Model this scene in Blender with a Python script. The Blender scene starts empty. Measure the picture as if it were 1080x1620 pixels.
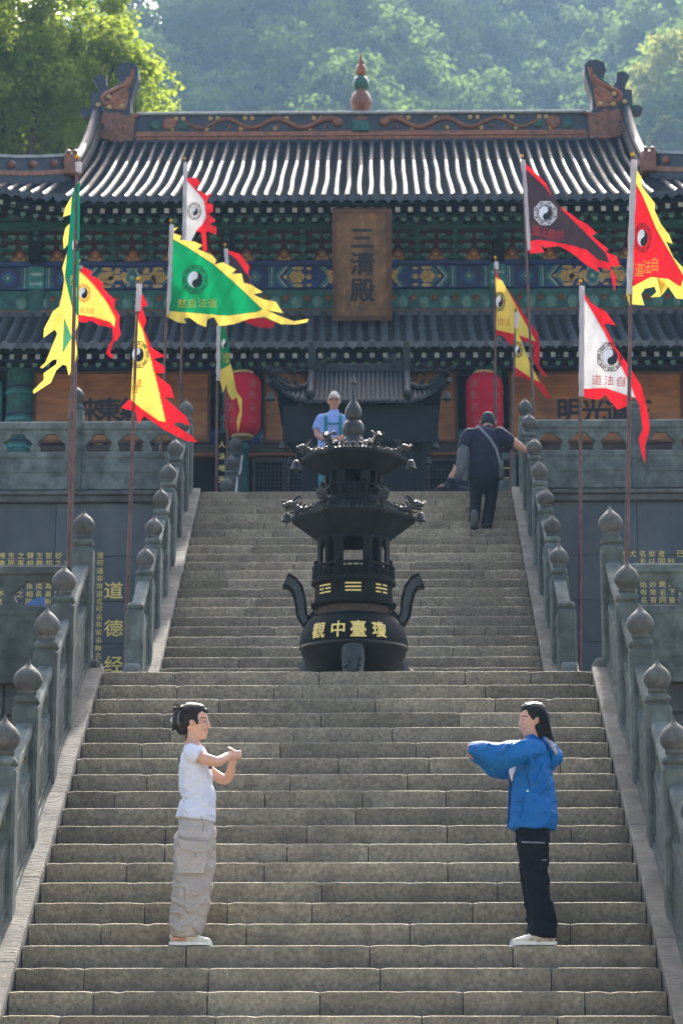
import bpy, bmesh, math, random
import numpy as np
from mathutils import Vector, Matrix, noise as mnoise
R = math.radians
scene = bpy.context.scene
col = scene.collection
random.seed(7)
rng = np.random.default_rng(7)

# ------------------------------------------------------------------ camera, sky, sun, exposure
FPX, PITCH, YAW, CX = 3780.0, R(12.6), R(0.88), 0.27      # focal length in 1080x1620 pixels
cam_d = bpy.data.cameras.new('camera')
cam = bpy.data.objects.new('camera', cam_d); col.objects.link(cam)
cam.location = (CX, 0, 0); cam.rotation_euler = (R(90) + PITCH, 0, YAW)
cam_d.sensor_fit = 'VERTICAL'; cam_d.sensor_height = 36.0; cam_d.lens = FPX / 1620 * 36
cam_d.clip_start = 0.1; cam_d.clip_end = 3000
cam_d.dof.use_dof = True; cam_d.dof.focus_distance = 17.0; cam_d.dof.aperture_fstop = 4.5
scene.camera = cam

SUN_EL, SUN_AZ = R(43.5), R(4)            # azimuth from +Y (behind the hall) towards +X
world = bpy.data.worlds.new('World'); scene.world = world; world.use_nodes = True
wn = world.node_tree.nodes; wl = world.node_tree.links
bg = wn['Background']
sky = wn.new('ShaderNodeTexSky'); sky.sky_type = 'NISHITA'; sky.sun_disc = False
sky.sun_elevation = SUN_EL; sky.sun_rotation = SUN_AZ
sky.air_density = 0.8; sky.dust_density = 6.0; sky.ozone_density = 0.6
wl.new(sky.outputs[0], bg.inputs[0]); bg.inputs[1].default_value = 0.15
HAZE = 0.00034
sun_d = bpy.data.lights.new('sun', 'SUN'); sun_d.energy = 3.2; sun_d.angle = R(0.6); sun_d.color = (1, 0.94, 0.85)
sun = bpy.data.objects.new('sun', sun_d); col.objects.link(sun)
sdir = Vector((math.sin(SUN_AZ) * math.cos(SUN_EL), math.cos(SUN_AZ) * math.cos(SUN_EL), math.sin(SUN_EL)))
sun.rotation_euler = sdir.to_track_quat('Z', 'Y').to_euler()
sun.location = (0, 60, 60)
vs = scene.view_settings
vs.view_transform = 'Standard'; vs.look = 'None'; vs.gamma = 1.0; vs.use_curve_mapping = False
vs.exposure = 1.75
cy = scene.cycles
cy.use_denoising = True
cy.max_bounces = 6; cy.diffuse_bounces = 3; cy.glossy_bounces = 3; cy.transmission_bounces = 3
cy.volume_bounces = 1; cy.transparent_max_bounces = 6
cy.caustics_reflective = False; cy.caustics_refractive = False
try:
    cy.use_fast_gi = False
except Exception:
    pass

def at(px, py, Y):
    """world point on the plane y = Y that the 1080x1620 photograph shows at (px, py)"""
    a = (px - 540) / FPX; b = (810 - py) / FPX
    fw = math.cos(PITCH) - b * math.sin(PITCH); zz = math.sin(PITCH) + b * math.cos(PITCH)
    dx = a * math.cos(YAW) - fw * math.sin(YAW); dy = a * math.sin(YAW) + fw * math.cos(YAW)
    t = Y / dy
    return Vector((CX + dx * t, Y, zz * t))

# ------------------------------------------------------------------ materials
MATS = {}
def pm(name, c, rough=0.75, var=0.25, scale=5.0, bump=0.25, bscale=60.0, metal=0.0, spec=0.4, stretch=(1, 1, 1),
       bstretch=(1, 1, 1), dirt=None, dirt_amt=0.5, dscale=1.6, dstretch=(1, 1, 1), rnd=0.0, trans=0.0, tcol=None, coat=0.0, bdist=0.02, sheen=0.0, rvar=0.0):
    m = bpy.data.materials.new(name); m.use_nodes = True
    nt = m.node_tree; N = nt.nodes; L = nt.links
    b = N['Principled BSDF']; out = N['Material Output']
    geo = N.new('ShaderNodeNewGeometry')
    mp = N.new('ShaderNodeMapping'); mp.inputs['Scale'].default_value = stretch
    L.new(geo.outputs['Position'], mp.inputs['Vector'])
    n1 = N.new('ShaderNodeTexNoise'); n1.inputs['Scale'].default_value = scale; n1.inputs['Detail'].default_value = 6; n1.inputs['Roughness'].default_value = 0.6
    L.new(mp.outputs[0], n1.inputs['Vector'])
    mr = N.new('ShaderNodeMapRange'); mr.inputs['From Min'].default_value = 0.3; mr.inputs['From Max'].default_value = 0.7
    mr.inputs['To Min'].default_value = 1 - var; mr.inputs['To Max'].default_value = 1 + var
    L.new(n1.outputs['Fac'], mr.inputs['Value'])
    fac = mr.outputs[0]
    if rnd:
        oi = N.new('ShaderNodeObjectInfo')
        r2 = N.new('ShaderNodeMapRange'); r2.inputs['To Min'].default_value = 1 - rnd; r2.inputs['To Max'].default_value = 1 + rnd
        L.new(oi.outputs['Random'], r2.inputs['Value'])
        mu = N.new('ShaderNodeMath'); mu.operation = 'MULTIPLY'; L.new(fac, mu.inputs[0]); L.new(r2.outputs[0], mu.inputs[1]); fac = mu.outputs[0]
    vm = N.new('ShaderNodeVectorMath'); vm.operation = 'SCALE'
    vm.inputs[0].default_value = c[:3]; L.new(fac, vm.inputs['Scale'])
    colout = vm.outputs[0]
    if dirt is not None:
        mp2 = N.new('ShaderNodeMapping'); mp2.inputs['Scale'].default_value = dstretch; L.new(geo.outputs['Position'], mp2.inputs['Vector'])
        n2 = N.new('ShaderNodeTexNoise'); n2.inputs['Scale'].default_value = dscale; n2.inputs['Detail'].default_value = 8; n2.inputs['Roughness'].default_value = 0.68
        L.new(mp2.outputs[0], n2.inputs['Vector'])
        m2 = N.new('ShaderNodeMapRange'); m2.inputs['From Min'].default_value = 0.45; m2.inputs['From Max'].default_value = 0.68
        m2.inputs['To Max'].default_value = dirt_amt; L.new(n2.outputs['Fac'], m2.inputs['Value'])
        mx = N.new('ShaderNodeMix'); mx.data_type = 'RGBA'
        L.new(m2.outputs[0], mx.inputs[0]); L.new(colout, mx.inputs[6]); mx.inputs[7].default_value = (*dirt[:3], 1)
        colout = mx.outputs[2]
    L.new(colout, b.inputs['Base Color'])
    b.inputs['Roughness'].default_value = rough; b.inputs['Metallic'].default_value = metal
    if rvar:
        mr3 = N.new('ShaderNodeMapRange'); mr3.inputs['From Min'].default_value = 0.3; mr3.inputs['From Max'].default_value = 0.7
        mr3.inputs['To Min'].default_value = max(0.03, rough - rvar); mr3.inputs['To Max'].default_value = min(1, rough + rvar)
        L.new(n1.outputs['Fac'], mr3.inputs['Value']); L.new(mr3.outputs[0], b.inputs['Roughness'])
    b.inputs['Specular IOR Level'].default_value = spec
    if coat:
        b.inputs['Coat Weight'].default_value = coat; b.inputs['Coat Roughness'].default_value = 0.2
    if sheen:
        b.inputs['Sheen Weight'].default_value = sheen
    if bump:
        mp3 = N.new('ShaderNodeMapping'); mp3.inputs['Scale'].default_value = bstretch; L.new(geo.outputs['Position'], mp3.inputs['Vector'])
        n3 = N.new('ShaderNodeTexNoise'); n3.inputs['Scale'].default_value = bscale; n3.inputs['Detail'].default_value = 5; n3.inputs['Roughness'].default_value = 0.65
        L.new(mp3.outputs[0], n3.inputs['Vector'])
        bp = N.new('ShaderNodeBump'); bp.inputs['Strength'].default_value = bump; bp.inputs['Distance'].default_value = bdist
        L.new(n3.outputs['Fac'], bp.inputs['Height']); L.new(bp.outputs[0], b.inputs['Normal'])
    if trans:
        tr = N.new('ShaderNodeBsdfTranslucent')
        if tcol is None:
            L.new(colout, tr.inputs[0])
        else:
            tr.inputs[0].default_value = (*tcol, 1)
        ms = N.new('ShaderNodeMixShader'); ms.inputs[0].default_value = trans
        L.new(b.outputs[0], ms.inputs[1]); L.new(tr.outputs[0], ms.inputs[2]); L.new(ms.outputs[0], out.inputs['Surface'])
    MATS[name] = m
    return m

# stone
pm('step_stone', (.335, .282, .192), .88, .38, 34, .9, 42, rnd=.24, dirt=(.13, .115, .085), dirt_amt=.6, dscale=3.6, bstretch=(1.8, 1, .7), bdist=.032)
pm('step_core', (.05, .05, .045), .95, .3, 5)
pm('kerb_stone', (.20, .186, .158), .85, .35, 6, .9, 12, bstretch=(1, 4.5, 4.5), rnd=.2, dirt=(.10, .10, .09), dirt_amt=.55, dscale=2.5, bdist=.03)
pm('rail_stone', (.102, .122, .108), .78, .5, 7, .8, 60, rnd=.24, dirt=(.045, .052, .046), dirt_amt=.75, dscale=2.8, dstretch=(1, 1, .45), bdist=.012)
pm('finial_stone', (.076, .080, .071), .72, .4, 14, .5, 60, rnd=.22, dirt=(.05, .045, .04), dirt_amt=.6, dscale=7, dstretch=(1, 1, .35), bdist=.015)
pm('wall_stone', (.064, .077, .079), .42, .3, 2.2, .12, 50, rnd=.16, dirt=(.035, .045, .05), dirt_amt=.75, dscale=1.3, dstretch=(1.6, 1, .4), rvar=.15, bdist=.01)
pm('cornice_stone', (.10, .105, .095), .85, .35, 4, .5, 45, rnd=.15, dirt=(.04, .045, .04), dirt_amt=.7, dscale=2.5)
pm('block_stone', (.09, .10, .10), .8, .35, 4, .5, 40, rnd=.3, dirt=(.04, .05, .045), dirt_amt=.6)
pm('paving', (.24, .22, .18), .85, .3, 4, .4, 40, rnd=.15, dirt=(.1, .1, .09), dirt_amt=.5)
pm('bounce_plaza_stone', (.46, .40, .30), .85, .25, 3, .3, 30, dirt=(.2, .19, .16), dirt_amt=.5, dscale=.8)  # pale and warm so the unseen plaza reflects light onto the stairs
pm('ground', (.16, .16, .11), .95, .3, .4, .4, 4, dirt=(.06, .09, .03), dirt_amt=.7, dscale=.1)
pm('moss', (.09, .13, .03), .95, .4, 20, .5, 80)
pm('gold_paint', (.82, .62, .16), .45, .22, 30, .1, 120, spec=.6)
# roof
pm('roof_tile', (.024, .030, .037), .52, .5, 16, .4, 40, rnd=.4, spec=.09, dirt=(.06, .063, .062), dirt_amt=.4, dscale=7, rvar=.12, bdist=.012)
pm('roof_pan', (.016, .020, .024), .95, .4, 9, .45, 30, spec=0, dirt=(.03, .033, .034), dirt_amt=.5, dscale=7, rvar=.08)
pm('roof_pan_low', (.045, .05, .054), .85, .4, 9, .4, 30, spec=.15, dirt=(.02, .022, .024), dirt_amt=.6, dscale=7)
pm('tile_grey', (.09, .098, .104), .55, .45, 10, .3, 60, rnd=.4, dirt=(.035, .04, .04), dirt_amt=.7, dscale=5)
pm('glaze_orange', (.30, .10, .032), .38, .4, 14, .3, 50, dirt=(.06, .03, .02), dirt_amt=.7, dscale=6, spec=.5)
pm('glaze_brown', (.22, .08, .032), .38, .45, 16, .35, 50, dirt=(.03, .02, .018), dirt_amt=.6, dscale=8, spec=.5)
pm('glaze_green', (.014, .085, .058), .3, .35, 12, .2, 50, spec=.5, dirt=(.01, .03, .03), dirt_amt=.6, dscale=8)
pm('glaze_dark', (.022, .03, .042), .45, .4, 12, .25, 60, spec=.5, dirt=(.04, .05, .05), dirt_amt=.5, dscale=6)
pm('glaze_yellow', (.45, .30, .10), .45, .3, 30, .2, 60)
pm('ridge_cap', (.30, .31, .30), .4, .3, 10, .25, 60)
# painted timber
pm('timber_green', (.026, .125, .11), .7, .4, 10, .25, 60, dirt=(.02, .035, .035), dirt_amt=.7, dscale=4)
pm('timber_teal_light', (.13, .27, .235), .7, .35, 14, .2, 60, dirt=(.03, .06, .06), dirt_amt=.6, dscale=6)
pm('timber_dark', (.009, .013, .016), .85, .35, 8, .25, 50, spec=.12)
pm('timber_red', (.07, .014, .013), .75, .4, 10, .2, 60, dirt=(.03, .015, .015), dirt_amt=.7, dscale=5)
pm('paint_blue', (.026, .055, .21), .7, .35, 12, .15, 60, dirt=(.02, .03, .05), dirt_amt=.6, dscale=5)
pm('paint_teal', (.045, .22, .22), .7, .35, 14, .15, 60, dirt=(.02, .06, .07), dirt_amt=.5, dscale=6)
pm('paint_pale', (.30, .42, .44), .7, .3, 18, .15, 60, dirt=(.1, .16, .18), dirt_amt=.5, dscale=8)
pm('paint_gold', (.55, .38, .14), .55, .35, 22, .2, 60, dirt=(.18, .1, .04), dirt_amt=.5, dscale=10)
pm('paint_navy', (.016, .03, .09), .65, .3, 10, .15, 60)
pm('timber_orange', (.30, .105, .04), .65, .35, 9, .2, 50, dirt=(.12, .05, .03), dirt_amt=.6)
pm('board_wood', (.36, .14, .045), .6, .3, 3, .2, 40, stretch=(.6, 1, 4), dirt=(.11, .05, .022), dirt_amt=.6, dscale=2.2)
pm('plaque_wood', (.20, .105, .045), .6, .45, 5, .3, 50, stretch=(2, 1, .8), dirt=(.06, .045, .035), dirt_amt=.85, dscale=4.5)
pm('plaque_edge', (.10, .045, .022), .6, .35, 8, .3, 50)
pm('ink', (.012, .016, .024), .6, .2, 20, 0)
pm('door_wood', (.055, .04, .035), .7, .35, 8, .25, 60)
pm('lattice_wood', (.03, .038, .042), .75, .3, 10, .2, 60)
pm('rafter_white', (.36, .37, .34), .75, .35, 18, .2, 60, rnd=.35)
# metal
pm('bronze', (.006, .008, .008), .6, .4, 10, .4, 70, metal=.05, spec=.13, dirt=(.015, .018, .016), dirt_amt=.55, dscale=7, rvar=.12, bdist=.012)
pm('bronze_grey', (.03, .034, .031), .42, .35, 14, .3, 80, metal=.25, spec=.5, dirt=(.012, .014, .013), dirt_amt=.6, dscale=9, bdist=.01)
pm('iron_black', (.0045, .0075, .0095), .6, .4, 9, .3, 60, metal=.1, spec=.25, dirt=(.014, .017, .02), dirt_amt=.5, dscale=6)
pm('iron_roof', (.03, .036, .040), .62, .35, 12, .25, 60, metal=.1, spec=.2, dirt=(.018, .02, .022), dirt_amt=.6, dscale=6)
pm('rust', (.07, .045, .03), .8, .4, 10, .4, 60)
pm('pole_paint', (.10, .045, .035), .55, .35, 10, .15, 60, dirt=(.16, .11, .09), dirt_amt=.4, dscale=5)
pm('chain_steel', (.45, .45, .45), .35, .2, 10, 0, metal=.8)
# cloth
def cloth(name, c, t=.45, **k):
    pm(name, c, k.get('rough', .8), k.get('var', .12), 5, .55, 7, trans=t, spec=.12, bdist=.06, bstretch=(1.5, 1, .8))
cloth('flag_green', (.0, .21, .075)); cloth('flag_green_dark', (.0, .12, .075)); cloth('flag_yellow', (.72, .56, .10), .36); cloth('flag_red', (.54, .012, .022), .36); cloth('flag_white', (.52, .515, .52), .3)
cloth('flag_black', (.04, .026, .034), .2); cloth('flag_sleeve', (.66, .62, .64), .4); cloth('flag_teal', (.12, .48, .38)); cloth('flag_gold', (.66, .44, .02)); cloth('flag_pink', (.72, .06, .09))
pm('print_black', (.012, .012, .016), .8, .1, 20, 0); pm('print_white', (.75, .75, .76), .8, .05, 20, 0); pm('print_yellow', (.62, .46, .05), .8, .1, 20, 0)
pm('print_orange', (.62, .20, .02), .8, .1, 20, 0); pm('print_red', (.55, .02, .03), .8, .1, 20, 0)
cloth('lantern_red', (.62, .016, .045), .25); pm('lantern_pale', (.42, .10, .09), .7, .2, 20, 0)
# people
pm('skin', (.50, .275, .19), .55, .08, 30, .08, 200, spec=.35)
pm('skin_pale', (.54, .315, .225), .55, .08, 30, .08, 200, spec=.35)
pm('skin_tan', (.42, .215, .145), .55, .1, 30, .08, 200, spec=.3)
pm('hair_sunlit', (.05, .018, .011), .4, .3, 30, 0)  # sun highlights on the brown hair, painted as reddish strands
pm('lips', (.40, .17, .14), .5, .05, 30, 0)
pm('hair_black', (.006, .0055, .006), .45, .3, 30, .5, 160, bstretch=(1, 1, .15), spec=.22, bdist=.01)
pm('hair_brown', (.012, .006, .0055), .42, .4, 30, .6, 160, bstretch=(1, 1, .2), spec=.3, bdist=.01)
pm('eye_dark', (.012, .01, .01), .3, .05, 10, 0); pm('eye_white', (.7, .68, .66), .3, .02, 10, 0)
pm('tee_white', (.60, .62, .69), .9, .04, 12, .55, 11, sheen=.1, bdist=.05, bstretch=(1, 1, 1.7), spec=.2)
pm('pants_khaki', (.42, .375, .33), .8, .06, 10, .7, 10, bdist=.06, bstretch=(1, 1, 1.5), spec=.2)
pm('pants_seam', (.26, .23, .20), .8, .05, 10, 0)
pm('shoe_cream', (.62, .58, .49), .65, .12, 18, .3, 100, bdist=.006); pm('shoe_peach', (.58, .28, .16), .7, .1, 18, .2, 100); pm('shoe_sole', (.70, .68, .62), .7, .08, 18, .1, 80)
pm('shoe_tan', (.42, .33, .22), .75, .2, 20, .2, 90)
pm('jacket_blue', (.0, .11, .34), .6, .08, 8, .6, 10, spec=.3, bdist=.05, bstretch=(1, 1, 1.4))
pm('jacket_dark', (.004, .05, .16), .6, .1, 8, .1, 60); pm('jacket_lining', (.24, .25, .28), .75, .5, 30, .1, 60)
pm('pants_black', (.0045, .007, .011), .8, .2, 10, .6, 12, spec=.15, bdist=.04); pm('zip_grey', (.16, .16, .20), .5, .1, 10, 0)
pm('navy_tee', (.006, .009, .024), .9, .15, 10, .5, 12, bdist=.04); pm('cap_navy', (.008, .012, .022), .8, .1, 10, .1, 100)
pm('bag_grey', (.07, .085, .088), .75, .15, 14, .2, 100); pm('strap_grey', (.15, .17, .19), .75, .1, 14, .1, 100); pm('shoe_black', (.02, .02, .022), .6, .1, 10, .1, 80); pm('sole_grey', (.10, .10, .095), .8, .15, 16, .2, 80)
pm('tee_blue', (.23, .33, .62), .85, .06, 10, .15, 120, bdist=.006); pm('strap_teal', (.0, .17, .20), .7, .1, 10, .1, 100); pm('cap_cream', (.58, .55, .50), .8, .08, 10, .1, 100)
pm('shorts_teal', (.01, .14, .16), .75, .45, 22, .1, 60, dirt=(.2, .3, .3), dirt_amt=.5, dscale=14)
pm('phone', (.02, .02, .025), .3, .05, 10, 0); pm('glass_frame', (.28, .24, .2), .4, .05, 10, 0, metal=.6)
pm('tarp_blue', (.07, .16, .36), .6, .15, 10, .2, 40)
# plants
def leafmat(name, c, t, tc, var=.35, sc=.5):
    pm(name, c, .8, var, sc, 0, trans=t, tcol=tc, spec=.04)
leafmat('leaf_near', (.105, .155, .024), .52, (.40, .50, .06), .35); leafmat('leaf_mid', (.12, .14, .03), .45, (.40, .42, .08), .3, .3)
leafmat('leaf_far', (.06, .105, .03), .45, (.21, .32, .065), .5, .06)
pm('bark', (.06, .045, .032), .9, .35, 6, .6, 20, bstretch=(1, 1, .3))
pm('hill_soil', (.035, .055, .02), .95, .4, .08, 0)

# ------------------------------------------------------------------ mesh builder
class MB:
    def __init__(s): s.v = []; s.f = []; s.m = []
    def add(s, vs, fs, mi=0):
        o = len(s.v); s.v += [tuple(p) for p in vs]
        for f in fs: s.f.append([i + o for i in f]); s.m.append(mi)
        return s
    def box(s, x0, x1, y0, y1, z0, z1, mi=0):
        return s.add([(x0, y0, z0), (x1, y0, z0), (x1, y1, z0), (x0, y1, z0), (x0, y0, z1), (x1, y0, z1), (x1, y1, z1), (x0, y1, z1)],
                     [(3, 2, 1, 0), (4, 5, 6, 7), (0, 1, 5, 4), (1, 2, 6, 5), (2, 3, 7, 6), (3, 0, 4, 7)], mi)
    def bev(s, x0, x1, y0, y1, z0, z1, b=.01, mi=0):
        """box with chamfered edges"""
        X = (x0, x1); Y = (y0, y1); Z = (z0, z1); V = []; idx = {}
        for i in (0, 1):
            for j in (0, 1):
                for k in (0, 1):
                    sx, sy, sz = (1, -1)[i], (1, -1)[j], (1, -1)[k]
                    for a, d in ((0, (0, sy * b, sz * b)), (1, (sx * b, 0, sz * b)), (2, (sx * b, sy * b, 0))):
                        idx[i, j, k, a] = len(V); V.append((X[i] + d[0], Y[j] + d[1], Z[k] + d[2]))
        F = []
        for a in range(3):
            for e in (0, 1):
                q = []
                for (p, r) in ((0, 0), (1, 0), (1, 1), (0, 1)):
                    t = [0, 0, 0]; t[a] = e; t[(a + 1) % 3] = p; t[(a + 2) % 3] = r; q.append(idx[t[0], t[1], t[2], a])
                F.append(q if e else q[::-1])
        for a in range(3):
            b1, c1 = (a + 1) % 3, (a + 2) % 3
            for p in (0, 1):
                for r in (0, 1):
                    t0 = [0, 0, 0]; t0[b1] = p; t0[c1] = r; t1 = list(t0); t1[a] = 1
                    q = [idx[(*t0, b1)], idx[(*t1, b1)], idx[(*t1, c1)], idx[(*t0, c1)]]
                    F.append(q if (p == r) == False else q[::-1])
        for i in (0, 1):
            for j in (0, 1):
                for k in (0, 1):
                    q = [idx[i, j, k, 0], idx[i, j, k, 1], idx[i, j, k, 2]]
                    F.append(q if (i + j + k) % 2 else q[::-1])
        return s.add(V, F, mi)
    def lathe(s, prof, n=24, c=(0, 0, 0), mi=0, a0=0.0, cap=True, sx=1, sy=1):
        V = []; F = []; m = len(prof)
        for (r, z) in prof:
            for i in range(n):
                a = a0 + 2 * math.pi * i / n
                V.append((c[0] + r * sx * math.cos(a), c[1] + r * sy * math.sin(a), c[2] + z))
        for k in range(m - 1):
            for i in range(n):
                j = (i + 1) % n
                F.append((k * n + i, k * n + j, (k + 1) * n + j, (k + 1) * n + i))
        if cap:
            F.append(tuple(range(n))[::-1]); F.append(tuple((m - 1) * n + i for i in range(n)))
        return s.add(V, F, mi)
    def tube(s, pts, rad, n=8, mi=0, cap=True, ref=(0, 1, 0), flat=1.0):
        """tube along pts; rad is a number or a list; the ring is flat*rad along ref"""
        P = [Vector(p) for p in pts]; m = len(P)
        if not hasattr(rad, '__len__'): rad = [rad] * m
        V = []; F = []; ref = Vector(ref)
        for k in range(m):
            t = (P[min(k + 1, m - 1)] - P[max(k - 1, 0)])
            if t.length < 1e-9: t = Vector((0, 0, 1))
            t.normalize()
            b = ref - t * ref.dot(t)
            if b.length < 1e-3: b = Vector((1, 0, 0)) - t * t.x
            b.normalize(); a = b.cross(t)
            for i in range(n):
                an = 2 * math.pi * (i + .5) / n
                V.append(P[k] + a * (rad[k] * math.cos(an)) + b * (rad[k] * flat * math.sin(an)))
        for k in range(m - 1):
            for i in range(n):
                j = (i + 1) % n
                F.append((k * n + i, k * n + j, (k + 1) * n + j, (k + 1) * n + i))
        if cap:
            F.append(tuple(range(n))[::-1]); F.append(tuple((m - 1) * n + i for i in range(n)))
        return s.add(V, F, mi)
    def sphere(s, c, r, n=12, m=8, mi=0, sc=(1, 1, 1)):
        V = [(c[0], c[1], c[2] - r * sc[2])]; F = []
        for k in range(1, m):
            t = math.pi * k / m
            for i in range(n):
                a = 2 * math.pi * i / n
                V.append((c[0] + r * sc[0] * math.sin(t) * math.cos(a), c[1] + r * sc[1] * math.sin(t) * math.sin(a), c[2] - r * sc[2] * math.cos(t)))
        V.append((c[0], c[1], c[2] + r * sc[2])); last = len(V) - 1
        for i in range(n):
            j = (i + 1) % n
            F.append((0, 1 + j, 1 + i)); F.append((last, 1 + (m - 2) * n + i, 1 + (m - 2) * n + j))
            for k in range(m - 2):
                F.append((1 + k * n + i, 1 + k * n + j, 1 + (k + 1) * n + j, 1 + (k + 1) * n + i))
        return s.add(V, F, mi)
    def extr(s, poly, fn, d0, d1, mi=0):
        """polygon of (a, b) pairs extruded from depth d0 to d1; fn(a, b, d) gives the point"""
        n = len(poly)
        V = [fn(a, b, d0) for a, b in poly] + [fn(a, b, d1) for a, b in poly]
        F = [tuple(range(n)), tuple(range(n, 2 * n))[::-1]] + [(i, i + n, (i + 1) % n + n, (i + 1) % n) for i in range(n)]
        return s.add(V, F, mi)
    def mesh(s, name, mats, smooth=None, recalc=True):
        me = bpy.data.meshes.new(name); me.from_pydata(s.v, [], s.f)
        for m in (mats if isinstance(mats, (list, tuple)) else [mats]): me.materials.append(MATS[m])
        if any(s.m): me.polygons.foreach_set('material_index', s.m)
        if recalc:
            bm = bmesh.new(); bm.from_mesh(me); bmesh.ops.recalc_face_normals(bm, faces=bm.faces); bm.to_mesh(me); bm.free()
        if smooth:
            me.polygons.foreach_set('use_smooth', [True] * len(me.polygons)); me.set_sharp_from_angle(angle=R(smooth))
        me.update(); return me
    def obj(s, name, mats, parent=None, smooth=None, loc=None):
        return put(name, s.mesh(name, mats, smooth), parent, loc)

JOINED = {'lettering', 'gilded_lettering', 'painted_pattern', 'emblem', 'trigram', 'carved_relief', 'chain', 'lattice', 'roof_rib', 'crown_rib', 'forest', 'pierced_window', 'hair_strands', 'pants_detail', 'shoe_detail'}
def put(name, me, parent=None, loc=None, rot=None, scale=None):
    """link an object; coordinates are always world coordinates, also under a parent"""
    o = bpy.data.objects.new(name, me); col.objects.link(o)
    if name in JOINED: o['kind'] = 'stuff'
    if loc is not None: o.location = loc
    if rot is not None: o.rotation_euler = rot
    if scale is not None: o.scale = scale
    if parent is not None:
        o.parent = parent
        off = Vector(parent['origin']) if 'origin' in parent else Vector((0, 0, 0))
        o.matrix_parent_inverse = parent_world(parent).inverted()
    return o
PW = {}
def parent_world(p):
    if p.name in PW: return PW[p.name]
    m = p.matrix_basis.copy()
    if p.parent is not None: m = parent_world(p.parent) @ p.matrix_parent_inverse @ m
    PW[p.name] = m
    return m
def thing(name, label, cat, loc=(0, 0, 0), group=None):
    o = bpy.data.objects.new(name, None); col.objects.link(o); o.location = loc; o.empty_display_size = .2
    o['label'] = label; o['category'] = cat; o['kind'] = 'thing'
    if group: o['group'] = group
    return o
def tag(o, label, cat, group=None):
    o['label'] = label; o['category'] = cat; o['kind'] = 'thing'
    if group: o['group'] = group
    return o
def struct(o, label=None):
    o['kind'] = 'structure'
    if label: o['label'] = label
    return o

# ---- flat print: polygons in 2-D, cut into small cells and bent onto a surface
def sheet(polys, fn, cell=None, tris=None):
    """polys: list of outlines in (a, b); fn(a, b) -> point. returns (verts, faces)"""
    bm = bmesh.new()
    if tris is not None:
        vs = [bm.verts.new((a, b, 0)) for a, b in tris[0]]
        for f in tris[1]:
            try: bm.faces.new([vs[i] for i in f])
            except ValueError: pass
    for p in polys:
        vs = [bm.verts.new((a, b, 0)) for a, b in p]
        try: bm.faces.new(vs)
        except ValueError: pass
    bm.normal_update()
    bmesh.ops.triangulate(bm, faces=bm.faces[:])
    if cell:
        xs = [v.co.x for v in bm.verts]; ys = [v.co.y for v in bm.verts]
        for ax, lo, hi in ((0, min(xs), max(xs)), (1, min(ys), max(ys))):
            n = int((hi - lo) / cell)
            for k in range(1, n + 1):
                co = [0, 0, 0]; no = [0, 0, 0]; co[ax] = lo + k * (hi - lo) / (n + 1); no[ax] = 1
                bmesh.ops.bisect_plane(bm, geom=bm.verts[:] + bm.edges[:] + bm.faces[:], plane_co=co, plane_no=no)
    bm.verts.index_update()
    V = [tuple(fn(v.co.x, v.co.y)) for v in bm.verts]; F = [[v.index for v in f.verts] for f in bm.faces]
    bm.free()
    return V, F
GLY = {}
def glyph(ch):
    """triangles of one character in a unit cell (0..1, 0..1)"""
    if ch not in GLY:
        cu = bpy.data.curves.new('g', 'FONT'); cu.body = ch; cu.size = 1; cu.resolution_u = 2; cu.fill_mode = 'FRONT'
        o = bpy.data.objects.new('g', cu)
        me = o.to_mesh()
        V = [(v.co.x, v.co.y) for v in me.vertices]; F = [list(p.vertices) for p in me.polygons]
        o.to_mesh_clear(); bpy.data.objects.remove(o); bpy.data.curves.remove(cu)
        if V:
            x0 = min(a for a, b in V); x1 = max(a for a, b in V); y0 = min(b for a, b in V); y1 = max(b for a, b in V)
            w = max(x1 - x0, y1 - y0, .5)
            V = [(.5 + (a - (x0 + x1) / 2) / w, .5 + (b - (y0 + y1) / 2) / w) for a, b in V]
        GLY[ch] = (V, F)
    return GLY[ch]
def write(mb, text_cells, fn, mi=0, cell=None, bold=0.0):
    """text_cells: (char, a, b, size_a, size_b) with (a, b) the cell's lower left corner"""
    for ch, a, b, sa, sb in text_cells:
        V, F = glyph(ch)
        if not V: continue
        offs = [(0, 0)] if not bold else [(-bold, 0), (bold, 0), (0, bold), (0, -bold)]
        for k, (ox, oy) in enumerate(offs):
            t = ([(a + (x + ox) * sa, b + (y + oy) * sb) for x, y in V], F)
            v, f = sheet([], (lambda p, q, e=k * .0004: Vector(fn(p, q)) + Vector((0, -e, 0))), cell, t)
            mb.add(v, f, mi)
def circ(cx, cy, rx, ry=None, n=24, a0=0, a1=2 * math.pi):
    ry = rx if ry is None else ry
    m = n if abs(a1 - a0 - 2 * math.pi) < 1e-6 else n + 1
    return [(cx + rx * math.cos(a0 + (a1 - a0) * i / n), cy + ry * math.sin(a0 + (a1 - a0) * i / n)) for i in range(m)]
def fbm(x, y, z=0.0, o=3): return mnoise.fractal(Vector((x, y, z)), 1.0, 2.0, o)
# ================================================================== ground and stairs
Y0, Z0, SD, SH, SW = 15.4104, 0.1887, 0.2687, 0.157, 4.235     # lower flight: edge of step 0, tread, riser, width
LZ = Z0 + 19 * SH                                              # landing level
LY = Y0 + 19 * SD
UY, UD, UH, UW, UN = 23.434, 0.255, 0.152, 3.908, 24           # upper flight
TZ = LZ + UN * UH                                              # terrace level
TY = UY + (UN - 1) * UD
def zn(Y): return Z0 + (Y - Y0) * SH / SD                      # nosing line, lower flight
def zu(Y): return LZ + UH + (Y - UY) * UH / UD
GZ = -1.65

g = MB().box(-900, 900, -300, 1500, GZ - .5, GZ).obj('ground', 'ground'); struct(g)

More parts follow.
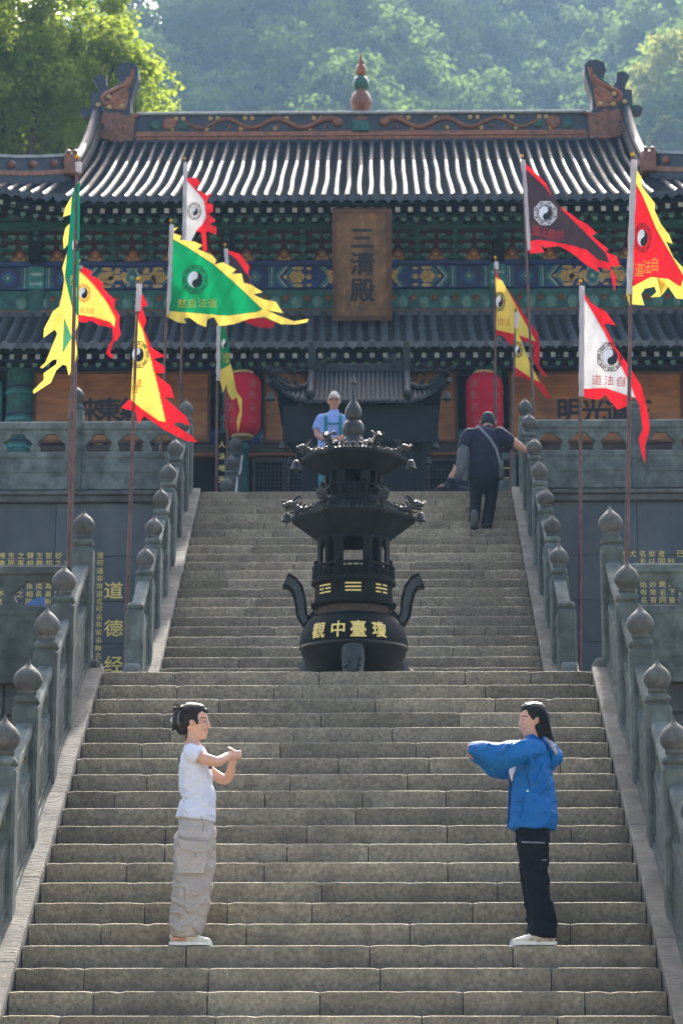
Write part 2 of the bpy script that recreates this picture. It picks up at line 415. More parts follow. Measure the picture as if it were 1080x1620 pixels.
pz_ = MB().box(-25, 25, -40, 13.5, GZ - .1, GZ + .006).obj('bounce_plaza', 'bounce_plaza_stone'); struct(pz_)  # unseen paving, added to bounce warm sunlight onto risers and figures
def slab(xa, xb, y, z, d, h, seed, name, parent, chip=1.0):
    """one step stone: worn front edge, slightly uneven faces; y, z = front top edge"""
    r = random.Random(seed); n = max(6, int((xb - xa) / .05)); b = MB()
    prof = [(.012, -h - .02), (.0, -h * .55), (.0, -.020), (.003, -.0055), (.024, .0), (d + .04, .0), (d + .04, -h - .02)]
    V = []; dz0 = r.uniform(-.0018, .0014); dy0 = r.uniform(-.003, .003); chips = [(r.uniform(xa, xb), r.uniform(.015, .04), r.uniform(.003, .010) * chip) for _ in range(r.choice((0, 0, 1, 2, 3)))]
    for i in range(n + 1):
        x = xa + .004 + (xb - xa - .008) * i / n
        nz = .0005 * fbm(x * 3, y * 7, 0.3) + .0013 * fbm(x * 26, y * 7, .7); ny = .002 * fbm(x * 6, z * 11, 1.3)
        c = sum(dp * max(0, 1 - abs(x - cx) / w) for cx, w, dp in chips)
        endw = .006 * max(0, 1 - min(i, n - i) / 1.0)
        for k, (py, pz) in enumerate(prof):
            fz = (0, 0, .4, 1, 1, .15, 0)[k]; fy = (1, 1.5, 1, 1, .5, 0, 0)[k]
            V.append((x, y + py + dy0 + ny * fy + (c * .7 if k in (2, 3) else 0) + endw * (k < 4), z + pz + dz0 * (k in (2, 3, 4, 5)) + nz * fz - c * fz - endw * fz))
    m = len(prof); F = []
    for i in range(n):
        for k in range(m - 1):
            F.append((i * m + k, (i + 1) * m + k, (i + 1) * m + k + 1, i * m + k + 1))
    F.append(tuple(range(m))); F.append(tuple(n * m + k for k in range(m))[::-1])
    b.add(V, F)
    return put(name, b.mesh(name, 'step_stone', 35), parent)

def flight(name, y0, z0, d, h, w, ks, label, seed, coreback):
    core = MB()
    pts = [(y0 + ks[0] * d + .03, GZ if seed == 1 else LZ - .2)]
    for k in ks:
        pts += [(y0 + k * d + .03, z0 + k * h - .025), (y0 + (k + 1) * d + .03, z0 + k * h - .025)]
    pts += [(coreback, pts[-1][1]), (coreback, pts[0][1])]
    core.extr(pts, lambda a, b, dd: (dd, a, b), -w / 2 - .02, w / 2 + .02)
    o = core.obj(name, 'step_core'); struct(o, label)
    r = random.Random(seed)
    for k in ks:
        x = -w / 2; cuts = [x]
        first = True
        while x < w / 2 - .45:
            L = r.uniform(.55, 1.35) if not first else r.uniform(.35, 1.2)
            first = False
            x = x + L
            if w / 2 - x < .35: break
            cuts.append(x)
        cuts.append(w / 2)
        for a, b in zip(cuts, cuts[1:]):
            slab(a, b, y0 + k * d, z0 + k * h, d, h, r.random(), 'step_slab', o)
    return o
# lower part of the flight below the picture is plain
low = MB().extr([(11.6, GZ), (Y0 - 2 * SD + .02, Z0 - 2 * SH - .03), (Y0 + .3, Z0 - 2 * SH - .03), (Y0 + .3, GZ)], lambda a, b, d: (d, a, b), -SW / 2 - .02, SW / 2 + .02).obj('stair_foot', 'step_stone'); struct(low)
flight('lower_staircase', Y0, Z0, SD, SH, SW, list(range(-2, 20)), 'wide worn grey stone staircase below the incense burner', 1, LY + .6)
flight('upper_staircase', UY, LZ + UH, UD, UH, UW, list(range(0, UN)), 'steep stone staircase rising from the burner to the hall terrace', 2, TY + .6)

# landing and terrace
la = MB().box(-14, 14, LY + .24, UY + 7, GZ, LZ - .012).obj('landing', 'paving'); struct(la)
te = MB().box(-16, 16, TY + .22, 62, GZ, TZ - .012).obj('terrace', 'paving'); struct(te)

# sloping kerb stones beside the steps
def kerb(side, x0, x1, ya, yb, zf, sl, parent, seg, rise=.028):
    r = random.Random(int(side * 10 + ya)); y = ya; c = math.sqrt(1 + sl * sl)
    while y < yb - .2:
        L = min(seg * r.uniform(.75, 1.2), yb - y)
        if yb - y - L < .35: L = yb - y
        n = max(3, int(L / .09)); b = MB(); V = []; F = []
        prof = [(x0, -.35), (x0, -.012), (x0 + .012, .0), (x1 - .01, .0), (x1, -.012), (x1, -.35)]
        for i in range(n + 1):
            yy = y + .004 + (L - .008) * i / n
            for k, (px, pz) in enumerate(prof):
                j = .006 * fbm(yy * 8, px * 9, 2.2) + .004 * fbm(yy * 30, px * 20, 1.)
                V.append((side * (px + (.006 * fbm(yy * 7, 3.1, 0) if k < 3 else 0)), yy, zf(yy) + rise + pz + j))
        m = len(prof)
        for i in range(n):
            for k in range(m): F.append((i * m + k, (i + 1) * m + k, (i + 1) * m + (k + 1) % m, i * m + (k + 1) % m))
        F += [tuple(range(m)), tuple(n * m + k for k in range(m))]
        b.add(V, F); put('kerb_slab', b.mesh('kerb_slab', 'kerb_stone', 40), parent); y += L
for side, sn in ((-1, 'left'), (1, 'right')):
    for nm, yA, yB, zf, sl, xa, seg in (('lower', Y0 - .6, LY + .02, zn, SH / SD, SW / 2, 1.35), ('upper', UY - .06, TY + .05, zu, UH / UD, UW / 2, .95)):
        x1 = xa + .36
        body = MB().extr([(yA, zf(yA) - .34 if nm == 'lower' else LZ - .05), (yB, zf(yB) - .06), (yB, GZ if nm == 'lower' else LZ - .05), (yA, GZ if nm == 'lower' else LZ - .06)],
                         lambda a, b, d, s=side: (s * d, a, b), xa + .012, x1 - .01)
        o = body.obj('stair_side_wall', 'block_stone')
        tag(o, f'sloping kerb wall of rough stone along the {sn} edge of the {nm} stairs', 'wall')
        kerb(side, xa + .004, x1, yA, yB, zf, sl, o, seg)
    # big block at the head of the lower flight
    b = MB().bev(side * 2.32 - .17, side * 2.32 + .17, LY + .06, LY + .42, LZ - .05, LZ + .13, .03)
    # landing edge wall
    wl_ = thing('retaining_wall', f'low dark block wall under the {sn} landing railing', 'wall', (side * 4, LY + .2, GZ))
    MB().box(min(side * 2.5, side * 9), max(side * 2.5, side * 9), LY + .16, LY + .3, GZ, LZ - .06).obj('wall_core', 'step_core', wl_)
    r = random.Random(side + 5); z = 1.0
    while z < LZ - .1:
        hh = r.uniform(.26, .34); x = 2.5
        hh = min(hh, LZ - .06 - z)
        while x < 5.2:
            L = r.uniform(.45, .8); xs = sorted((side * (x + .006), side * (x + L - .006)))
            MB().bev(xs[0], xs[1], LY + .13 + r.uniform(-.01, .012), LY + .25, z + .005, z + hh - .005, .012).obj('stone_block', 'block_stone', wl_)
            x += L
        z += hh
    MB().bev(min(side * 2.5, side * 9), max(side * 2.5, side * 9), LY + .06, LY + .4, LZ - .055, LZ + .04, .012).obj('coping', 'cornice_stone', wl_)
    b.obj('corner_block', 'cornice_stone', wl_)

# ================================================================== carved stone balustrades
def post_mesh(w=.19, h=1.08):
    b = MB(); a = w / 2
    b.bev(-a, a, -a, a, -.15, h - .085, .022)
    b.bev(-a + .006, a - .006, -a + .006, a - .006, h - .08, h, .03)
    b.box(-a + .02, a - .02, -a + .02, a - .02, h - .088, h - .075)
    for s in (-1, 1):                                          # raised border line on the faces
        b.box(-a + .035, a - .035, s * (a - .002), s * (a + .003), .1, h - .16)
    return b.mesh('post', 'rail_stone', 30)
def finial_mesh(s=1.0):
    b = MB()
    prof = [(.055, 0), (.066, .012), (.073, .03), (.066, .045), (.082, .062), (.1, .095), (.1045, .125), (.099, .153), (.083, .183), (.06, .208), (.038, .228), (.021, .246), (.011, .264), (.003, .29)]
    b.lathe([(r * s, z * s) for r, z in prof], 20)
    # lotus petal ribs
    V = []
    for i, v in enumerate(b.v):
        a = math.atan2(v[1], v[0]); k = 1 + .022 * math.cos(a * 10) * (v[2] > .05 * s and v[2] < .24 * s)
        V.append((v[0] * k, v[1] * k, v[2]))
    b.v = V
    return b.mesh('finial', 'finial_stone', 50)
PW1, FM1 = post_mesh(.195, 1.08), finial_mesh(1.0)
PW2, FM2 = post_mesh(.185, 1.0), finial_mesh(.92)

def panel(L, slope, th=.11, top=.93, low=.56, opn=.80, vases=1):
    """railing panel of length L along +u, sheared by slope; local u, depth, z"""
    b = MB()
    def sh(bb, off=0):
        for i in range(off, len(bb.v)):
            u, d, z = bb.v[i]; bb.v[i] = (u, d, z + slope * u)
    n0 = 0
    b.bev(0, L, -th / 2 - .012, th / 2 + .012, opn + .03, top, .022)      # hand rail
    b.box(0, L, -th / 2 + .01, th / 2 - .01, opn - .012, opn + .034)
    b.bev(0, L, -th / 2, th / 2, .04, low, .01)                            # lower panel
    b.box(.0, L, -th / 2 - .02, th / 2 + .02, -.12, .045)
    for s in (-1, 1):                                                      # raised frame on both faces
        y0, y1 = sorted((s * (th / 2 - .002), s * (th / 2 + .01)))
        for (xa, xb, za, zb) in ((.05, L - .05, low - .075, low - .055), (.05, L - .05, .10, .12), (.05, .07, .12, low - .075), (L - .07, L - .05, .12, low - .075)):
            b.box(xa, xb, y0, y1, za, zb)
    mid = (low + opn) / 2; t = th * .36
    def piece(poly):
        b.extr(poly, lambda u, z, d: (u, d, z), -t, t)
    hh = opn - low
    # scrolled brackets at both ends and cloud vases between
    piece([(0, low - .01), (.05, low - .01), (.035, low + hh * .3), (.06, low + hh * .5), (.12, low + hh * .72), (.17, opn), (0, opn)])
    piece([(L, low - .01), (L, opn), (L - .17, opn), (L - .12, low + hh * .72), (L - .06, low + hh * .5), (L - .035, low + hh * .3), (L - .05, low - .01)])
    for k in range(vases):
        c = L * (k + 1) / (vases + 1)
        piece([(c - .05, low - .01), (c + .05, low - .01), (c + .065, low + hh * .18), (c + .045, low + hh * .36), (c + .03, low + hh * .5), (c + .06, low + hh * .62), (c + .12, low + hh * .78), (c + .15, opn),
               (c - .15, opn), (c - .12, low + hh * .78), (c - .06, low + hh * .62), (c - .03, low + hh * .5), (c - .045, low + hh * .36), (c - .065, low + hh * .18)])
    sh(b)
    return b
def rail_run(root, pts, pm_, fm_, ph, slope, axis, th=.11, vases=1, gap=.085, skip_last=False, top=.93, low=.56, opn=.8):
    """posts at pts (x, y, z); a panel between neighbours"""
    for i, p in enumerate(pts):
        if not (skip_last and i == len(pts) - 1):
            po = put('post', pm_, root, p, (0, 0, random.uniform(-.02, .02)))
            fo = put('finial', fm_, po, (p[0], p[1], p[2] + ph - .004), (random.uniform(-.04, .04), random.uniform(-.04, .04), random.uniform(0, 3)), (random.uniform(.95, 1.04),) * 2 + (random.uniform(.93, 1.05),))
        if i + 1 < len(pts):
            q = pts[i + 1]; d = Vector((q[0] - p[0], q[1] - p[1], 0)); L = d.length - 2 * gap; d.normalize()
            b = panel(L, slope, th, top, low, opn, vases)
            z = p[2] + slope * gap
            rot = math.atan2(d.y, d.x)
            b.v = [(p[0] + d.x * (gap + u) - d.y * w, p[1] + d.y * (gap + u) + d.x * w, z + zz) for u, w, zz in b.v]
            b.obj('panel', 'rail_stone', root, 30)

LPX, UPX = 2.325, 2.145
for side, sn in ((-1, 'left'), (1, 'right')):
    # lower flight
    ys = [14.55, 15.52, 16.55, 17.52, 18.5, 19.42, 20.62]
    t = thing('stone_balustrade', f'grey green carved stone balustrade with bud finials along the {sn} side of the lower stairs', 'balustrade', (side * LPX, 18, zn(18)), 'stone balustrades')
    rail_run(t, [(side * LPX, y, zn(y) + .03) for y in ys[:-1]] + [(side * LPX, ys[-1], LZ + .12)], PW1, FM1, 1.08, SH / SD, 1)
    # landing edge, running outwards
    t = thing('stone_balustrade', f'level stone railing with cut out openings on the landing edge, {sn} of the lower stairs', 'balustrade', (side * 3.5, 20.62, LZ), 'stone balustrades')
    rail_run(t, [(side * (LPX + .02), 20.62, LZ + .03), (side * 4.1, 20.62, LZ + .03), (side * 5.8, 20.62, LZ + .03)][0:3], PW1, FM1, 1.08, 0, 0, vases=2)
    # the first post of this run stands inside the corner post of the stairs: drop it
    for o in [c for c in t.children if c.name.startswith('post')][:1]:
        for c in list(o.children): bpy.data.objects.remove(c)
        bpy.data.objects.remove(o)
    # upper flight
    ys = [23.46 + .86 * i for i in range(7)] + [29.24]
    t = thing('stone_balustrade', f'steep stone balustrade with bud finials along the {sn} side of the upper stairs', 'balustrade', (side * UPX, 26, zu(26)), 'stone balustrades')
    rail_run(t, [(side * UPX, y, zu(y) - .02) for y in ys], PW2, FM2, 1.0, UH / UD, 1, th=.1)
    # drum stone at its foot
    dr = MB()
    for (yc, r, zt) in ((23.27, .15, .36), (23.13, .13, .26), (22.99, .115, .16)):
        dr.tube([(side * UPX - .075, yc, LZ + zt), (side * UPX - .06, yc, LZ + zt), (side * UPX + .06, yc, LZ + zt), (side * UPX + .075, yc, LZ + zt)], [r * .85, r, r, r * .85], 20)
        dr.box(side * UPX - .07, side * UPX + .07, yc - r, yc + r, LZ - .03, LZ + zt)
    dr.obj('drum_stone', 'rail_stone', t, 40)
    # terrace edge
    t = thing('stone_balustrade', f'level stone railing with openings on the terrace edge, {sn} of the upper stairs', 'balustrade', (side * 4, 29.3, TZ), 'stone balustrades')
    rail_run(t, [(side * UPX, 29.3, TZ + .14), (side * 3.54, 29.3, TZ + .14), (side * 5.0, 29.3, TZ + .14), (side * 6.4, 29.3, TZ + .14)], PW2, FM2, 1.0, 0, 0, th=.1, vases=2, top=.77, low=.37, opn=.62)
    for o in [c for c in t.children if c.name.startswith('post')][:1]:
        for c in list(o.children): bpy.data.objects.remove(c)
        bpy.data.objects.remove(o)

# ================================================================== terrace wall with the carved scripture
SCRIPT = ('道可道非常道名可名非常名無名天地之始有名萬物之母故常無欲以觀其妙常有欲以觀其徼此兩者同出而異名同謂之玄玄之又玄眾妙之門'
          '天下皆知美之為美斯惡已皆知善之為善斯不善已故有無相生難易相成長短相較高下相傾音聲相和前後相隨'
          '是以聖人處無為之事行不言之教萬物作焉而不辭生而不有為而不恃功成而弗居夫唯弗居是以不去'
          '上善若水水善利萬物而不爭處眾人之所惡故幾於道居善地心善淵與善仁言善信正善治事善能動善時夫唯不爭故無尤')
si = 0
for side, sn in ((-1, 'left'), (1, 'right')):
    w = thing('terrace_wall', f'tall dark slab wall with gilded scripture {sn} of the upper stairs', 'wall', (side * 5, TY + .1, LZ), 'terrace walls')
    xs = sorted((side * 2.32, side * 10))
    MB().box(xs[0], xs[1], TY + .06, TY + .3, LZ - .05, TZ - .1).obj('wall_core', 'step_core', w)
    r = random.Random(3 + side)
    rows = [LZ, LZ + .55, LZ + 1.12, LZ + 1.72, LZ + 2.25, LZ + 2.82, TZ - .14]
    for k in range(len(rows) - 1):
        x = 2.32
        while x < 7.5:
            L = r.choice((.62, .95, 1.2, 1.45)); a, b_ = sorted((side * (x + .002), side * (x + L - .002)))
            MB().bev(a, b_, TY + .02 + r.uniform(-.003, .003), TY + .1, rows[k] + .002, rows[k + 1] - .002, .004).obj('stone_slab', 'wall_stone', w)
            x += L
    MB().bev(xs[0], xs[1], TY - .05, TY + .35, TZ - .14, TZ - .055, .012).obj('cornice', 'cornice_stone', w)
    MB().bev(xs[0], xs[1], TY - .08, TY + .35, TZ - .055, TZ + .005, .012).obj('cornice', 'cornice_stone', w)
    MB().bev(xs[0], xs[1], TY + .0, TY + .35, TZ + .005, TZ + .16, .015).obj('rail_base', 'rail_stone', w)
    yt = TY + .008
    gl = MB(); fn = lambda a, b: (a, yt, b)
    cells = []
    if side < 0:
        for ch, px, py in (('道', 180, 933), ('德', 180, 993), ('经', 180, 1050)):
            p = at(px, py, yt); cells.append((ch, p.x - .115, p.z - .11, .23, .21))
        write(gl, cells, fn, bold=.012); cells = []
        colsx = [-3.2] + [-3.37 - .118 * i for i in range(12)]
    else:
        colsx = [3.34 + .118 * i for i in range(12)]
    for cx in colsx:
        for rr in range(14):
            ch = SCRIPT[si % len(SCRIPT)]; si += 1
            if r.random() < .06: continue
            z = 6.05 - rr * .098 - .085
            cells.append((ch, cx - .042, z, .084, .08))
    write(gl, cells, fn)
    gl.obj('gilded_lettering', 'gold_paint', w)

# blue cloth bundle behind the left landing railing
b = MB()
c = at(57, 953, 21.4)
out_ = [(-.075, -.06), (-.07, -.03), (-.045, -.015), (-.03, .012), (.0, .022), (.03, .04), (.07, .05), (.085, -.06)]
for k in range(5):
    b.extr([(a * (1 - .1 * abs(k - 2)) + .008 * math.sin(3 * k + 20 * a), z_ * (1 - .14 * abs(k - 2))) for a, z_ in out_], lambda a, z_, d: (c.x + a, c.y + d, c.z + z_), -.08 + .034 * k, -.05 + .034 * k)
b.box(c.x - .06, c.x + .07, c.y - .06, c.y + .07, LZ - .01, c.z - .05)
tag(b.obj('cloth_bundle', 'tarp_blue', None, 60), 'small blue cloth covered bundle behind the left landing railing', 'bundle')
# ================================================================== the hall
HY = 37.3                     # plane of the main beams
EY, EZ = 35.2, 12.88          # upper eave edge
RYB, RZB = 40.4, 15.86        # where the slope meets the ridge
CHX = 4.75                    # the descending ridges
hall = thing('temple_hall', 'old double eaved temple hall with dark tiled roof and painted brackets', 'temple', (0, 41, TZ))
def lift(x): return .10 * max(0, abs(x) - 4.0) ** 2 * .6
def zroof(x, y):
    t = y - EY
    s0 = .47; b = (RZB - EZ - s0 * (RYB - EY)) / (RYB - EY) ** 2
    k = max(0, 1 - t / 2.6)
    return EZ + s0 * t + b * t * t + lift(x) * (.35 + .65 * k)
def yhip(x):                  # plan line of the hip ridge
    return 37.4 - (abs(x) - CHX)
CORX = CHX + (37.4 - EY)      # corner of the eave
def ytop(x): return RYB + .1 if abs(x) <= CHX else yhip(x)

# roof deck
def deck(y_off, zo):
    V = []; F = []; xs = [-CORX + .02 + i * (2 * CORX - .04) / 80 for i in range(81)]; n = 16
    for x in xs:
        for k in range(n + 1):
            y = EY - .02 + (ytop(x) - EY + .02) * k / n
            V.append((x, y, zroof(x, y) + zo))
    for i in range(80):
        for k in range(n): F.append((i * (n + 1) + k, (i + 1) * (n + 1) + k, (i + 1) * (n + 1) + k + 1, i * (n + 1) + k + 1))
    return V, F
V, F = deck(0, .0); V2, F2 = deck(0, -.09)
rb = MB(); rb.add(V, F); rb.add(V2, F2)
# back slope, gables and side slopes, plain
zt = zroof(0, RYB)
rb.add([(-CHX, 40.7, zt), (CHX, 40.7, zt), (CHX, 46.2, EZ), (-CHX, 46.2, EZ)], [(0, 1, 2, 3)])
for s in (-1, 1):
    c0 = (s * CHX, 37.4, zroof(CHX, 37.4)); c1 = (s * CORX, EY, zroof(CORX, EY)); c2 = (s * CHX, 44.0, c0[2]); c3 = (s * CORX, 46.2, c1[2])
    rb.add([c0, c1, c3, c2], [(0, 1, 2, 3)])
    rb.add([c0, (s * CHX, 40.6, zt + .2), c2], [(0, 1, 2)])
    rb.add([c2, c3, (s * CHX, 46.2, EZ)], [(0, 1, 2)])
roof = rb.obj('roof', 'roof_pan', hall, 40)
# tile rows
def row_mesh(x, ya, yb, r=.046, seg=.3, fn=zroof, yeave=None, back=False):
    b = MB(); V = []; F = []; n = 7; rr = random.Random(round(x * 100))
    ks = max(2, int((yb - ya) / seg)); ring = 0
    wob = rr.uniform(-.012, .012)
    for k in range(ks):
        y0 = ya + (yb - ya) * k / ks; y1 = ya + (yb - ya) * (k + 1) / ks
        for (y, q) in ((y0, 1.0), (y0 + (y1 - y0) * .5, .97), (y1 - .012, .93)):
            ang = math.atan((fn(x, y + .05) - fn(x, y - .05)) / .1)
            xo = x + wob * math.sin(y * 2 + x) + rr.uniform(-.002, .002)
            for i in range(n):
                a = math.pi * (i / (n - 1)) ; u = math.cos(a) * r * q; w = math.sin(a) * r * q * 1.15
                V.append((xo + u, y - w * math.sin(ang), fn(x, y) + w * math.cos(ang)))
            ring += 1
    for k in range(ring - 1):
        for i in range(n - 1): F.append((k * n + i, k * n + i + 1, (k + 1) * n + i + 1, (k + 1) * n + i))
    F.append(tuple(range(n)))
    b.add(V, F)
    b.tube([(x, ya - .012, fn(x, ya) + .012), (x, ya + .03, fn(x, ya) + .02)], r * 1.12, 12, 1)          # round end tile
    b.sphere((x, ya - .01, fn(x, ya) + .013), .022, 6, 4, 1)
    return b
sp = .183
for i in range(-37, 38):
    x = i * sp
    if abs(x) > CORX - .12: continue
    yb = RYB - .02 if abs(x) < CHX - .14 else (yhip(x) - .1 if abs(x) > CHX + .1 else None)
    if yb is None or yb - EY < .25: continue
    row_mesh(x, EY - .03, yb).obj('tile_row', ['roof_tile', 'glaze_dark'], roof, 50)
dripm = MB().extr([(-.075, .02), (.075, .02), (.07, -.04), (.03, -.075), (0, -.1), (-.03, -.075), (-.07, -.04)], lambda a, b, d: (a, d, b), -.012, .012).mesh('drip_tile', 'glaze_dark')
for i in range(-37, 37):
    x = (i + .5) * sp
    if abs(x) < CORX - .1: put('drip_tile', dripm, roof, (x, EY - .035, zroof(x, EY) + .0))
# ---- main ridge
RT = zt
ridge = MB()
ridge.bev(-4.05, 4.05, 40.36, 40.9, RT - .12, RT + .02, .01, 2)
ridge.bev(-4.05, 4.05, 40.40, 40.86, RT + .02, RT + .20, .02, 0)       # orange moulding
ridge.bev(-4.05, 4.05, 40.38, 40.88, RT + .085, RT + .115, .01, 3)
ridge.box(-4.05, 4.05, 40.46, 40.80, RT + .2, RT + .52, 2)
ridge.bev(-4.05, 4.05, 40.40, 40.86, RT + .52, RT + .575, .012, 1)     # pale cap
ridge = ridge.obj('main_ridge', ['glaze_orange', 'ridge_cap', 'glaze_dark', 'glaze_brown'], hall, 30)
FLW = MB().sphere((0, 0, 0), .045, 8, 6, 0, (1, .5, 1)).mesh('ridge_flower', 'glaze_yellow', 50)
for s in (-1, 1):                                                      # dragons in relief, one on each side
    pts = []; rad = []
    for k in range(61):
        u = k / 60; pts.append((s * (.45 + 2.75 * u), 40.45, RT + .36 + .085 * math.sin(u * 4 * math.pi * 1.5 + .6))); rad.append(.055 * (1 - .6 * u) + .008)
    dd = MB().tube(pts, rad, 8, 0)
    dd.sphere((s * .42, 40.43, RT + .37), .1, 10, 8, 0, (1, .6, .9))
    for k in range(9):
        u = .06 + k * .105; dd.tube([(s * (.45 + 2.75 * u), 40.45, RT + .33), (s * (.5 + 2.75 * u), 40.44, RT + .24)], [.03, .015], 6, 0)
    dd.obj('ridge_dragon', 'glaze_brown', ridge, 50)
    fl = MB()
    for k in range(5):
        x = s * (.72 + k * .62)
        for dx, dz in ((0, .46), (.13, .46), (.2, .26)): put('ridge_flower', FLW, ridge, (x + s * dx, 40.45, RT + dz))
    fl = MB()
    fl.sphere((s * 3.45, 40.45, RT + .36), .13, 12, 8, 0, (1, .4, 1)); fl.obj('ridge_rosette', 'glaze_orange', ridge, 50)
    for dx in (-.26, .26): MB().sphere((s * 3.45 + dx, 40.46, RT + .34), .11, 8, 6, 0, (1, .35, .9)).obj('ridge_leaf', 'glaze_green', ridge, 50)
# ---- gourd finial on the ridge
fin = MB().bev(-.16, .16, 40.36, 40.9, RT + .16, RT + .40, .03).obj('finial_base', 'glaze_green', hall)
for nm, prof, mt in (('finial_foot', [(.19, .40), (.2, .46), (.14, .53), (.1, .58), (.13, .64)], 'glaze_brown'),
                     ('finial_gourd', [(.09, .62), (.15, .68), (.19, .78), (.195, .86), (.165, .95), (.11, 1.02), (.1, 1.05)], 'glaze_brown'),
                     ('finial_ball', [(.09, 1.02), (.13, 1.09), (.15, 1.16), (.135, 1.25), (.09, 1.31), (.06, 1.34)], 'glaze_green'),
                     ('finial_bulb', [(.055, 1.32), (.095, 1.38), (.105, 1.44), (.085, 1.51), (.05, 1.56)], 'glaze_orange'),
                     ('finial_tip', [(.05, 1.55), (.065, 1.59), (.045, 1.64), (.022, 1.69), (.018, 1.76), (.004, 1.80)], 'glaze_brown')):
    MB().lathe(prof, 20, (0, 40.62, RT)).obj(nm, mt, fin, 60)
# ---- ridge end dragons, outline (a outwards from the ridge, b up), in metres from the inner lower corner
def P54(pts, s=5.4): return [(((880 + a / s) - 915) / 87.6, (218 - (60 + b / s)) / 86) for a, b in pts]
body = P54([(230, 650), (185, 622), (190, 612), (240, 622), (288, 600), (284, 480), (250, 350), (226, 260), (228, 195), (268, 155), (330, 148), (392, 170), (410, 230), (398, 290), (372, 320), (440, 372), (500, 408), (545, 418), (625, 418), (628, 600), (600, 640), (575, 720), (545, 800), (560, 900), (240, 900)])
sword = P54([(490, 425), (468, 360), (500, 325), (508, 240), (560, 222), (618, 262), (600, 310), (578, 345), (575, 425)])
rear = P54([(620, 540), (690, 538), (722, 572), (700, 605), (620, 612)])
for s in (-1, 1):
    f = lambda a, b, d, s=s: (s * (3.95 + a), 40.62 + d, RT + .02 + b)
    ch = MB(); ch.extr(body, f, -.2, .2); ch = ch.obj('ridge_beast', 'glaze_dark', hall)
    MB().extr(sword, f, -.06, .06).obj('sword_hilt', 'glaze_dark', ch)
    MB().extr(rear, f, -.1, .1).obj('rear_horn', 'glaze_dark', ch)
    rel = MB()
    def curve(pts, r0, r1, mi, dep=-.2):
        q = P54(pts); n = len(q); out = []; rr = []
        for k in range((n - 1) * 6 + 1):
            u = k / 6; i = min(int(u), n - 2); t = u - i
            p0 = q[max(i - 1, 0)]; p1 = q[i]; p2 = q[i + 1]; p3 = q[min(i + 2, n - 1)]
            c = [.5 * (2 * p1[j] + (p2[j] - p0[j]) * t + (2 * p0[j] - 5 * p1[j] + 4 * p2[j] - p3[j]) * t * t + (3 * p1[j] - p0[j] - 3 * p2[j] + p3[j]) * t ** 3) for j in (0, 1)]
            out.append(f(c[0], c[1], dep)); rr.append(r0 + (r1 - r0) * k / ((n - 1) * 6))
        rel.tube(out, rr, 7, mi)
    curve([(300, 290), (330, 340), (400, 385), (480, 420), (525, 460), (500, 520), (440, 510)], .05, .04, 1)
    curve([(270, 220), (285, 300), (320, 380), (370, 440), (340, 480)], .045, .035, 0)
    curve([(320, 420), (360, 470), (420, 520), (500, 545)], .045, .03, 1)
    curve([(205, 620), (280, 640), (350, 660), (390, 700), (370, 760), (300, 790), (260, 830)], .045, .05, 0)
    curve([(380, 600), (420, 660), (410, 730), (440, 800), (520, 780)], .05, .035, 0)
    curve([(330, 850), (400, 845), (470, 830), (540, 780)], .05, .03, 1)
    curve([(480, 600), (520, 640), (500, 700), (540, 740)], .045, .03, 0)
    curve([(300, 720), (340, 700), (330, 760)], .05, .05, 0)
    q = P54([(245, 650), (390, 610), (560, 600), (560, 700), (520, 830), (400, 855), (260, 855)])
    rel.extr(q, f, -.235, -.19, 0)
    q = P54([(300, 420), (350, 380), (440, 440), (500, 560), (320, 580)])
    rel.extr(q, f, -.225, -.19, 1)
    for a, b in P54([(470, 462), (355, 548), (560, 532), (462, 553)]): rel.sphere(f(a, b, -.235), .045, 8, 6, 2, (1, .6, 1))
    rel.obj('carved_relief', ['glaze_brown', 'glaze_orange', 'glaze_yellow'], ch, 50)
